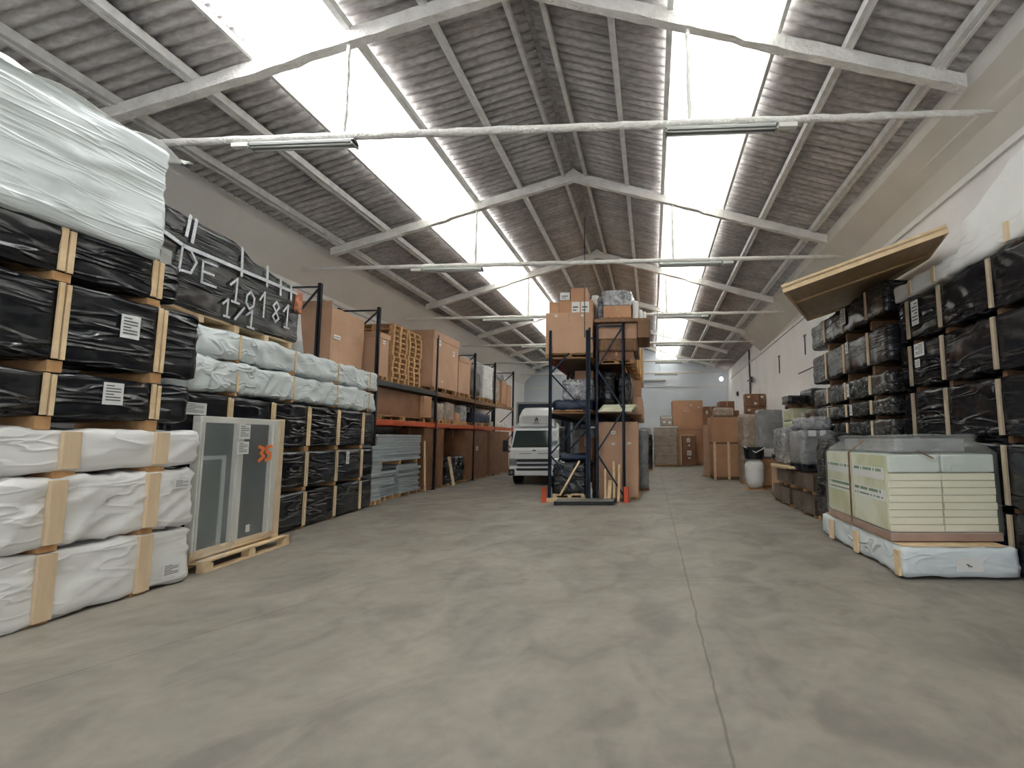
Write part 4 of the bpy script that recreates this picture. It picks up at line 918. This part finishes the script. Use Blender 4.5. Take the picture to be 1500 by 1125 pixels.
# floor level of the central racks
wrapped('black glossy film-wrapped pallet load at the foot of the left central rack', -2.55, -1.72, 13.05, 14.3, .20, .95, M['black2'], group=g, amp=.05, step=.05)
m = MB(); m.box(-2.76, -1.70, 12.86, 12.98, 0, .10); m.box(-2.55, -1.72, 13.06, 14.3, .0, .06); m.box(-2.55, -1.72, 13.06, 14.3, .14, .19)
for xx in (-2.5, -2.12, -1.78):
    m.box(xx - .05, xx + .05, 13.06, 14.3, .06, .14)
tag(m.build('base_timber', M['woodx']), 'pale timber base and front beam under the black glossy load of the left central rack', 'timber')
m = MB(); m.bar((-2.35, 12.94, .16), (-1.86, 13.0, 1.02), .03, .05); tag(m.build('leaning_lath', M['woodx']), 'thin lath leaning diagonally in front of the black glossy load', 'lath')
wrapped('blue-purple roll-like bundle lying on the black glossy load', -2.5, -1.72, 13.6, 14.0, 1.0, 1.18, M['navy'], group=g, r=.09)
carton('brown box with dark wraps right of the blue bundle in the left central rack', -2.1, -1.7, 14.45, 15.1, .10, 1.62, M['carddark'], group=g)
wrapped('grey film-covered stack in the left central rack behind the brown box', -2.5, -1.75, 15.9, 17.0, 0, 1.9, M['greywrap'], group=g, pallet=.12)
carton('wide tall cardboard carton at the foot of the right central rack, with two small labels', -1.40, -.78, 13.32, 14.6, .03, 2.02, M['cardlight'], group=g, labels=(('f', .62, .86, .12, .09), ('f', .62, .71, .09, .05)))
carton('narrower tall cardboard carton to its right, on the aisle corner of the right central rack', -.76, -.37, 13.32, 14.6, .0, 2.02, M['cardlight'], group=g, pallet=.08, labels=(('f', .42, .71, .09, .05),))
m = MB(); m.box(-1.40, -.79, 13.34, 14.6, 0, .028); tag(m.build('floor_board', M['wooddark']), 'thin dark board under the wide tall carton', 'board')
for i, (x, wd, h, ly, mt) in enumerate(((-1.20, .05, .80, 13.05, 'woodx'), (-1.10, .09, .52, 12.98, 'wood'), (-.98, .06, 1.0, 13.1, 'woodx'), (-.86, .06, .92, 12.95, 'wood'))):
    m = MB(); m.bar((x, ly - .05, 0.01), (x + (.02 if i % 2 else -.02), ly + .12, h), wd, .03)
    tag(m.build('timber_offcut', M[mt]), ('narrow pale timber offcut leaning on the wide tall carton, leftmost', 'short broad timber offcut leaning on the wide tall carton', 'tallest timber offcut leaning on the wide tall carton', 'timber offcut nearest the orange post guard')[i], 'timber', 'timber offcuts')
# bottle
t = T('spray_bottle', 'pale bottle with a narrow neck standing between the two central racks', 'bottle', (-1.56, 12.9, 0))
m = MB(); m.tube([(0, 0, 0), (0, 0, .30), (0, 0, .36), (0, 0, .42)], [.045, .045, .03, .016], 12).build('body', M['bottle'], t, smooth=True)
m = MB(); m.box(-.02, .02, -.02, .02, .42, .48).build('cap', M['bottle'], t, bevel=.005)
for nm, x, y in (('left foot of the left central rack', -2.74, 12.86), ('right foot of the right central rack', -.66, 12.82)):
    t = T('post_guard', 'orange steel post guard at the ' + nm, 'post guard', (x, y, 0), 0, 'orange post guards')
    m = MB(); m.prism([(-.065, 0), (-.045, -.05), (.045, -.05), (.065, 0), (.05, .0), (.03, -.035), (-.03, -.035), (-.05, 0)], .01, .38, axis='z').build('shell', M['guard'], t)
    m = MB(); m.box(-.10, .10, -.08, .04, 0, .012).build('foot_plate', M['guard'], t)
t = T('steel_plate', 'flat worn steel plate lying on the floor in front of the central racks', 'plate', (-1.63, 12.25, 0))
m = MB(); m.box(-.74, .70, 0, .55, .09, .105).build('deck', M['metalplate'], t, bevel=.003)
m = MB(); m.box(-.74, .70, .0, .04, .02, .09); m.box(-.74, -.62, -.02, .1, 0, .09); m.box(.55, .68, .02, .12, 0, .09); m.box(-.74, .7, .50, .55, 0, .09); m.build('edge', M['blackplastic'], t)
t = T('wrapped_door', 'grey film-wrapped slab standing on the floor behind the corner carton', 'slab', (-.22, 15.6, 0))
blob(.30, .9, 1.75, .15, .012, 4, .02, org=(-.2, 0, .07)).build('wrapping', M['greywrap'], t, smooth=True)
m = MB(); m.box(-.2, .12, 0, .9, 0, .07).build('dark_base', M['wooddark'], t)
wrapped('dark glossy wrapped column behind the grey slab, next to the brown stacked cartons', -.55, .0, 24.5, 25.7, 0, 1.75, M['clearblack'], group='loads at the far end', pallet=.1)
wrapped('grey wrapped column between the dark column and the brown stacked cartons', -.62, -.1, 26.9, 27.9, 0, 2.1, M['greywrap'], group='loads at the far end', pallet=.1)

# ================================================================ FAR END
g = 'loads at the far end'
t = wrapped('film-wrapped stack of brown cartons with a white cap sheet, left at the far end', .12, 1.42, 28.35, 29.45, 0, 2.15, M['cardwrap'], group=g, pallet=.1, r=.03, amp=.02)
m = MB(); m.box(-.68, .68, -.57, .57, 2.15, 2.22).build('cap_sheet', M['white'], t, bevel=.01)
for k in (.58, 1.12, 1.64):
    m = MB(); m.box(-.66, .66, -.585, -.55, k, k + .02).build('carton_seam', M['carddark'], t)
wrapped('small crate with a white banded top sitting on the film-wrapped carton stack', .50, 1.18, 28.5, 29.3, 2.24, 2.80, M['cardwrap'], group=g, r=.02, labels=(('f', .5, .85, .6, .1), ('f', .3, .4, .15, .12), ('f', .75, .35, .15, .12)))
carton('huge reddish-brown crate with pale printed marks, upper one at the far end', 1.22, 2.98, 29.6, 31.4, 2.02, 3.75, M['carddark'] if 0 else M['card'], group=g, labels=(('f', .62, .84, .12, .08), ('f', .86, .76, .1, .08)))
m = MB()
for cx, cz in ((0, .10), (-.10, -.03), (.10, -.03)): m.tube([(2.02 + cx, 29.575, 3.2 + cz), (2.02 + cx, 29.59, 3.2 + cz)], .06, 6)
m.box(1.9, 2.14, 29.575, 29.59, 3.08, 3.11)
o = m.build('pale_print_mark', M['redmark']); 
for q in bpy.data.objects:
    if q.get('label', '').startswith('huge reddish-brown crate'): o.parent = q; o.location = (-q.location.x, -q.location.y, -q.location.z)
carton('wide brown carton on the floor carrying the huge far crate', 1.2, 3.0, 29.62, 31.4, 0, 2.01, M['card'], group=g, pallet=.12)
carton('small brown filing-cabinet-like carton with two white labels in front of the far crates', 1.72, 2.48, 29.0, 29.58, .02, 1.68, M['carddark'], group=g, labels=(('f', .45, .85, .2, .22), ('f', .5, .68, .12, .08), ('f', .5, .42, .24, .26), ('f', .5, .25, .14, .08)))
m = MB(); m.box(1.62, 1.68, 29.05, 29.1, 0, 1.7); m.box(1.62, 2.4, 29.05, 29.1, 1.7, 1.76); m.box(1.62, 1.68, 29.05, 29.5, 0, .05)
tag(m.build('timber_surround', M['woodx']), 'pale timber surround edging the small two-label carton at the far end', 'timber')
carton('brown carton right of the huge far crate, upper one with small labels', 3.0, 3.8, 29.2, 30.2, 2.02, 3.35, M['carddark'], group=g, labels=(('f', .2, .75, .12, .18), ('f', .6, .55, .1, .12)))
carton('brown carton right of the huge far crate, lower one on the floor', 3.04, 3.8, 28.2, 30.2, 0, 2.01, M['card'], group=g, pallet=.12)
# crated cartons in the middle right
t = T('crated_carton', 'tall cardboard carton in a slatted timber crate standing on the right of the aisle', 'crate', (2.86, 19.4, 0))
blob(1.18, 1.2, 1.22, .3, .006, 3, .015, org=(-.56, 0, .12)).build('body', M['card'], t)
for x in (-.50, .02, .54):
    m = MB(); m.box(x - .045, x + .045, -.05, -.008, 0, 1.42).build('timber_post', M['woodx'], t)
for z in (.04, 1.34):
    m = MB(); m.box(-.56, .60, -.02, 1.2, z, z + .07).build('timber_rail', M['wooddark'], t)
carton('tall plain cardboard carton standing on top of the timber-crated one', 2.24, 3.44, 19.42, 20.6, 1.415, 2.36, M['card'], group='cartons on the crate', tape=False)
carton('tall cardboard panel just left behind the timber-crated carton', 2.16, 2.36, 20.8, 21.6, 0, 2.1, M['cardlight'], pallet=.08, tape=False)
wrapped('brown film-wrapped box on top of the tall plain carton', 2.42, 3.12, 19.5, 20.4, 2.375, 2.72, M['cardwrap'], amp=.02)
carton('dark brown small box behind the film-wrapped one above the crated carton', 3.14, 3.36, 19.6, 20.5, 2.375, 2.62, M['carddark'], tape=False)
carton('dark flat box peeking above the film-wrapped box at the far right', 2.95, 3.60, 22.1, 23.0, 2.45, 3.15, M['carddark'])
carton('brown carton on the floor behind the crated one carrying the dark flat box', 2.9, 3.7, 22.0, 23.1, 0, 2.44, M['carddark'], pallet=.1)
# red-brown small box stack against the right wall
k = 0
for iz in range(4):
    for ix in range(3):
        x = 3.98 + ix * .28; z = 2.31 + iz * .28
        carton('little reddish-brown box in the block against the right wall, %s row, %s' % (('bottom', 'second', 'third', 'top')[iz], ('left', 'centre', 'right')[ix]), x, x + .27, 21.6, 22.1, z, z + .27, M['carddark'], tape=False,
               labels=(('f', .5, .5, .10, .07),) if (iz + ix) % 2 else (), group='block of little boxes by the right wall', bulge=.002)
carton('brown carton under the block of little boxes by the right wall', 3.95, 4.80, 21.6, 22.5, 0, 2.3, M['card'], pallet=.1)

# ================================================================ RIGHT MIDDLE CLUTTER
g = 'wrapped loads along the right side'
wrapped('tall smooth grey wrapped cabinet on the right, with a white crumpled hem', 3.42, 4.18, 16.35, 17.0, .92, 2.46, M['greywrap'], group=g, r=.03, amp=.012, labels=(('f', .35, .12, .3, .25),))
wrapped('brown and white wrapped stack left of the tall smooth grey cabinet', 3.1, 3.9, 17.6, 18.5, 0, 2.35, M['cardwrap'], group=g, amp=.03, pallet=.1)
carton('long low brown carton under the tall smooth grey cabinet', 3.38, 4.4, 16.28, 17.3, 0, .90, M['card'], group=g, pallet=.1)
t = T('black_bin', 'black open tub with a pale rim strap on top of the white drum', 'tub', (3.13, 15.9, .93))
m = MB(); m.tube([(0, 0, 0), (0, 0, .36)], [.27, .33], 18).build('body', M['blackplastic'], t)
m = MB(); m.tube([(-.32, -.15, .38), (0, -.33, .20), (.30, -.2, .34)], .018, 6); m.build('strap', M['paper'], t)
t = wrapped('white wrapped drum standing on the floor under the black tub', 2.86, 3.40, 15.6, 16.15, 0, .92, M['white'], group=g, r=.24, amp=.02, pallet=.03)
carton('brown box on a dark pallet right of the white drum', 3.38, 3.92, 13.9, 14.7, 0, .86, M['cardlight'], group=g, pallet=.10)
wrapped('black glossy bags lying over the boxes right of the tub', 3.42, 3.84, 14.0, 14.85, .92, 1.18, M['black2'], group=g, amp=.03, r=.12)
# dark trays
for i, (x0, x1, y0, y1, z0, z1, lab) in enumerate(((3.12, 3.84, 11.9, 13.5, .06, .42, 'bottom layer, far'), (3.15, 3.84, 10.2, 11.8, .06, .42, 'bottom layer, near'), (3.18, 3.84, 11.95, 13.3, .50, .84, 'upper layer, far'), (3.20, 3.84, 10.4, 11.8, .50, .84, 'upper layer, near'))):
    t = T('dark_crate', 'long dark brown crate lying along the right side, ' + lab, 'crate', (x0, y0, z0 - .06), 0, 'dark crates along the right side')
    blob(x1 - x0, y1 - y0, z1 - z0, .2, .01, i, .02, org=(0, 0, .06)).build('body', M['roll'], t)
    for yy in (.1, (y1 - y0) / 2, y1 - y0 - .1):
        m = MB(); m.box(0.02, x1 - x0, yy - .05, yy + .05, 0, .06).build('bearer', M['palletwood'], t)
m = MB(); m.box(3.02, 3.75, 11.8, 13.2, .86, .90); m.bar((3.0, 12.9, .92), (3.08, 11.4, .92), .10, .05)
tag(m.build('loose_planks', M['woodx']), 'loose pale planks lying on the dark crates', 'planks')
wrapped('shiny crumpled wrapped load with a drooping film edge on the planks, right side', 3.2, 3.82, 12.6, 13.5, .98, 1.78, M['silver'], group=g, amp=.05, step=.05)
wrapped('grey-brown strapped wrapped block on the dark crates, nearest of the right clutter', 3.12, 3.80, 10.75, 11.75, .90, 1.72, M['greywrap'], group=g, amp=.02, pallet=.12, base=M['rackgrey'], labels=(('f', .3, .92, .16, .12), ('f', .62, .92, .12, .12)))
wrapped('shiny crumpled low load on the strapped grey-brown block', 3.18, 3.78, 10.85, 11.7, 1.76, 2.0, M['silver'], group=g, amp=.03, step=.05)
wrapped('blue-black wrapped pile between the clutter and the cream foam stack', 3.2, 3.80, 9.3, 10.1, .0, 1.62, M['black2'], group=g, amp=.04, pallet=.08)
for i, (z0, z1) in enumerate(((1.2, 1.62), (1.63, 2.02), (2.03, 2.38))):
    wrapped('yellow-green wrapped carton against the right wall, %s of three' % ('lowest', 'middle', 'top')[i], 3.85, 4.62, 14.2, 15.0, z0, z1, M['yellowwrap'], group='yellow-green cartons', amp=.008, r=.02, labels=(('f', .4, .5, .08, .1),) if i else ())
carton('brown carton under the yellow-green ones by the right wall', 3.95, 4.62, 14.3, 15.0, 0, 1.19, M['carddark'], pallet=.08)
t = pallet_thing('reddish pallet lying on the yellow-green cartons', 4.62, 14.2, 2.39, math.pi / 2, .75, .7, mat='carddark', H=.11)
wrapped('black wrapped piece on the reddish pallet above the yellow-green cartons, lower left one', 3.75, 4.25, 13.95, 14.7, 2.505, 2.72, M['black2'], amp=.01, r=.01)
wrapped('black wrapped piece on the reddish pallet, taller right one against the black packs', 4.27, 4.68, 13.6, 14.7, 2.505, 2.88, M['black2'], amp=.01, r=.01)
wrapped('small dark brown bundle tucked beside the lower black packs', 3.9, 4.2, 12.7, 13.1, 1.95, 2.25, M['roll'], r=.1)
carton('brown crate holding up the small dark brown bundle', 3.9, 4.4, 12.65, 13.3, 0.0, 1.94, M['carddark'], pallet=.08)

# ================================================================ RIGHT STACKS OF BLACK PACKS
def Rt(label, fr_, z0, z1, mat, bats, depth=.62, **k):
    return pack(label, fr_, z0, z1, depth, mat, [b - fr_[0][1] for b in bats], s=-1, **k)
FC = ((3.90, 8.43), (3.90, 12.3))
gC = 'packs of the farther right stack'
bC = (9.15, 10.3, 11.35)
for z0, z1, lab, sd, mt, lb in ((.03, .42, 'on the floor, lowest', 101, 'clearblack', ()), (.50, .95, 'second from the floor', 102, 'clearblack', ()), (1.02, 1.5, 'third from the floor', 103, 'clearblack', ()),
                        (1.58, 1.88, 'fourth from the floor, under the thin pair', 104, 'clearblack', ()), (1.96, 2.24, 'lower of the two thin ones', 105, 'clearblack', ((1.6, .5, .12, .2),)), (2.31, 2.68, 'upper of the two thin ones', 106, 'clearblack', ((1.7, .5, .12, .25),)),
                        (2.84, 3.46, 'second from the top, with slanting folds', 107, 'black2', ((1.65, .8, .14, .22),)), (3.66, 4.20, 'topmost, under the tilted plywood lid', 108, 'black2', ((1.75, .6, .24, .32),))):
    Rt('dark film-wrapped pack, farther right stack, ' + lab, FC, z0, z1, M[mt], bC, amp=.016, diag=.6, seed=sd, bw=.07, bmat=M['strap'], gap=(.16 if z0 in (2.84, 3.66) else .07) if z0 > .1 else .03, group=gC, labels=lb, r=.05, fr=(2, 2, 5))
FD = ((4.08, 4.4), (4.08, 8.36))
gD = 'packs of the nearer right stack'; bD = (5.12, 6.1, 7.17, 8.05)
for z0, z1, lab, sd, lb in ((.03, .71, 'lowest on the floor', 121, ()), (.78, 1.50, 'second from the floor', 122, ()), (1.58, 2.27, 'middle one', 123, ()), (2.35, 3.01, 'second from the top, with a large white label', 124, ((3.35, .82, .28, .20), (3.42, .52, .14, .12))),
                        (3.09, 3.73, 'top black one below the white sheeted pack', 125, ((3.4, .6, .2, .38),))):
    Rt('black film pack, nearer right stack, ' + lab, FD, z0, z1, M['black'], bD, depth=.46, amp=.018, diag=.5, seed=sd, bw=.065, bmat=M['woodgrey'], gap=.07 if z0 > .1 else .03, group=gD, labels=lb, bth=.03)
def topd(x, y):
    return (min(1, max(0, (2.2 - y) / .1)) * .36 + max(0, (2.05 - y)) * .33) + .04 * noise.noise(Vector((x * 3, y * 3, 2)))
pack('thick white sheeted pack crowning the nearer right stack, its sheet rising towards the camera', ((4.04, 4.4), (4.04, 8.38)), 3.77, 4.01, .50, M['white'], [5.6 - 4.3, 7.1 - 4.3, 7.75 - 4.3], s=-1, bw=.08, bmat=M['strap'], amp=.02, diag=.5, seed=131, top=topd, name='draped_pack', gap=.04, bh=(0, .95))
# tilted plywood lid over the stacks
t = T('plywood_lid', 'big plywood crate lid lying tilted over the right stacks and jutting into the aisle', 'crate lid')
U_ = Vector((2.07, -.87, .56)).normalized(); V_ = Vector((1.87, 4.75, .63)); V_ = (V_ - U_ * V_.dot(U_)).normalized(); N_ = U_.cross(V_)
t.matrix_world = Matrix(((U_.x, V_.x, N_.x, 1.98), (U_.y, V_.y, N_.y, 7.45), (U_.z, V_.z, N_.z, 3.74), (0, 0, 0, 1)))
m = MB(); m.prism([(0, 0), (2.2, 0), (2.2, 1.7), (.92, 4.9), (0, 4.9)], .05, .075, axis='z').build('panel', M['ply'], t)
for a, b in (((0, .02), (2.2, .02)), ((0, 4.88), (.92, 4.88)), ((2.18, .04), (2.18, 1.7)), ((2.18, 1.7), (.91, 4.88))):
    m = MB(); m.bar((a[0], a[1], .05), (b[0], b[1], .05), .04, .12).build('edge_timber', M['woodx'], t)
m = MB(); m.box(0, .04, .04, 4.86, -.01, .11).build('edge_timber', M['woodx'], t)
for q in (1.65,):
    m = MB(); m.box(.04, 2.16, q, q + .10, .025, .05).build('cross_timber', M['wood'], t)

# ================================================================ CREAM FOAM STACK ON THE GREY PACK
t = T('grey_sheeted_pack', 'low blue-grey sheeted pack on the floor under the cream foam stack', 'wrapped pack', (2.80, 5.98, 0))
blob(1.25, 2.75, .31, .05, .014, 140, .035, .2, (1.25, 2.2), (2, 1.2, 5), 1, None, (0, 0, .03)).build('grey_sheet', M['grey'], t, smooth=True)
for yy in (.0, 1.2, 2.15):
    m = MB(); m.box(-.045, -.012, yy + (.04 if yy == 0 else 0), yy + .14, .03, .31).build('batten', M['woodx'], t, bevel=.003)
for yy in (.3, 1.3, 2.3):
    m = MB(); m.box(.05, 1.2, yy, yy + .1, 0, .05).build('bearer', M['palletwood'], t)
m = MB(); m.box(.55, .84, -.028, -.022, .10, .25, 0); m.bar((.66, -.03, .18), (.72, -.03, .15), .003, .012, 1); m.bar((.68, -.03, .15), (.68, -.03, .18), .003, .012, 1); m.build('paper_label', [M['paper'], M['ink']], t)
m = MB(); m.box(.02, 1.15, .05, 2.6, .35, .365); m.build('top_board', M['woodx'], t)
t = T('foam_stack', 'cream foam slabs on a pinkish board under cloudy film, on the low grey pack', 'foam stack', (2.78, 6.22, .375))
m = MB(); m.box(0, 1.27, -.02, 2.10, .0, .10); m.build('base_board', M['pinkbase'], t, bevel=.01)
for col in range(2):
    for k in range(8):
        dz = .085; z0 = .105 + k * dz; x0 = .02 + col * .615 + random.uniform(-.006, .006)
        if col == 0:
            m = MB(); m.box(x0, x0 + .603, random.uniform(0, .012), 2.05, z0, z0 + dz - .006)
        else: m = MB(); m.box(x0, x0 + .603, random.uniform(0, .012), 2.05, z0, z0 + dz - .006)
        m.build('foam_slab', M['cream'], t, bevel=.004)
m = MB(); m.box(.02, .62, 0, 2.05, .79, 1.0); m.box(.635, 1.24, 0.0, 2.05, .79, 1.0); m.build('upper_block', M['paleblue'], t, bevel=.02)
# printed side towards the aisle
m = MB()
for (a, b, z0, z1) in ((.04, 1.02, .12, .99), (1.06, 2.04, .12, .99)): m.box(-.004, .03, a, b, z0, z1)
m.build('printed_side', M['olive'], t)
m = MB()
for (a, b) in ((.06, 1.0), (1.08, 2.02)):
    for z in (.44, .70): m.box(-.007, -.003, a, b, z, z + .14)
m.build('pale_band', M['paper'], t)
m = MB(); rnd = random.Random(3)
for (a, b) in ((.10, .96), (1.12, 1.98)):
    for z, hh in ((.62, .035), (.55, .02), (.36, .03), (.30, .018)) if 0 else ((.53, .035), (.47, .02), (.79, .035)):
        yy = b
        while yy > a + .05:
            wd = rnd.uniform(.018, .04)
            m.box(-.010, -.006, yy - wd, yy, z, z + hh); yy -= wd + (.012 if rnd.random() < .8 else .05)
m.build('green_print', M['greenprint'], t)
# tapered cloudy film hood and straps
m = MB()
lv = [(-.02, 1.28, -.03, 2.11, .08), (-.012, 1.275, -.02, 2.1, .5), (-.01, 1.27, -.02, 2.1, 1.0), (.12, 1.22, .12, 2.0, 1.10), (.20, 1.15, .22, 2.0, 1.15), (.16, 1.20, .2, 2.05, 1.20), (.18, 1.16, .22, 2.0, 1.235)]
K = 14; vs = []
for li, (a, b, c, d, z) in enumerate(lv):
    for e in range(4):
        for q in range(K):
            u = q / K
            x, y = ((a + (b - a) * u, c), (b, c + (d - c) * u), (b - (b - a) * u, d), (a, d - (d - c) * u))[e]
            nz = noise.noise(Vector((x * 5, y * 5, z * 6)))
            cx, cy = (a + b) / 2, (c + d) / 2
            am = .0 if li < 3 else .025
            vs.append((x + (x - cx) * am * nz * 2, y + (y - cy) * am * nz * 2, z + (.02 * nz if li >= 2 else .02 * nz)))
n = 4 * K; fs = []
for li in range(len(lv) - 1):
    for q in range(n): fs.append((li * n + q, li * n + (q + 1) % n, (li + 1) * n + (q + 1) % n, (li + 1) * n + q))
fs.append(tuple((len(lv) - 1) * n + q for q in range(n)))
m.add(vs, fs); o = m.build('film_hood', M['hood'], t, smooth=True)
m = MB(); m.box(.22, 1.08, .25, 1.9, 1.02, 1.19); m.build('top_bundle', M['greywrap'], t, bevel=.03)
for yy in (1.10,):
    m = MB(); m.bar((-.022, yy, .05), (-.022, yy, 1.0), .012, .03); m.bar((-.022, yy, 1.0), (.2, yy, 1.16), .03, .012); m.build('strap', M['wooddark'], t)
m = MB(); m.bar((.35, -.03, 1.05), (.52, -.045, .96), .03, .012); m.build('strap', M['wooddark'], t)
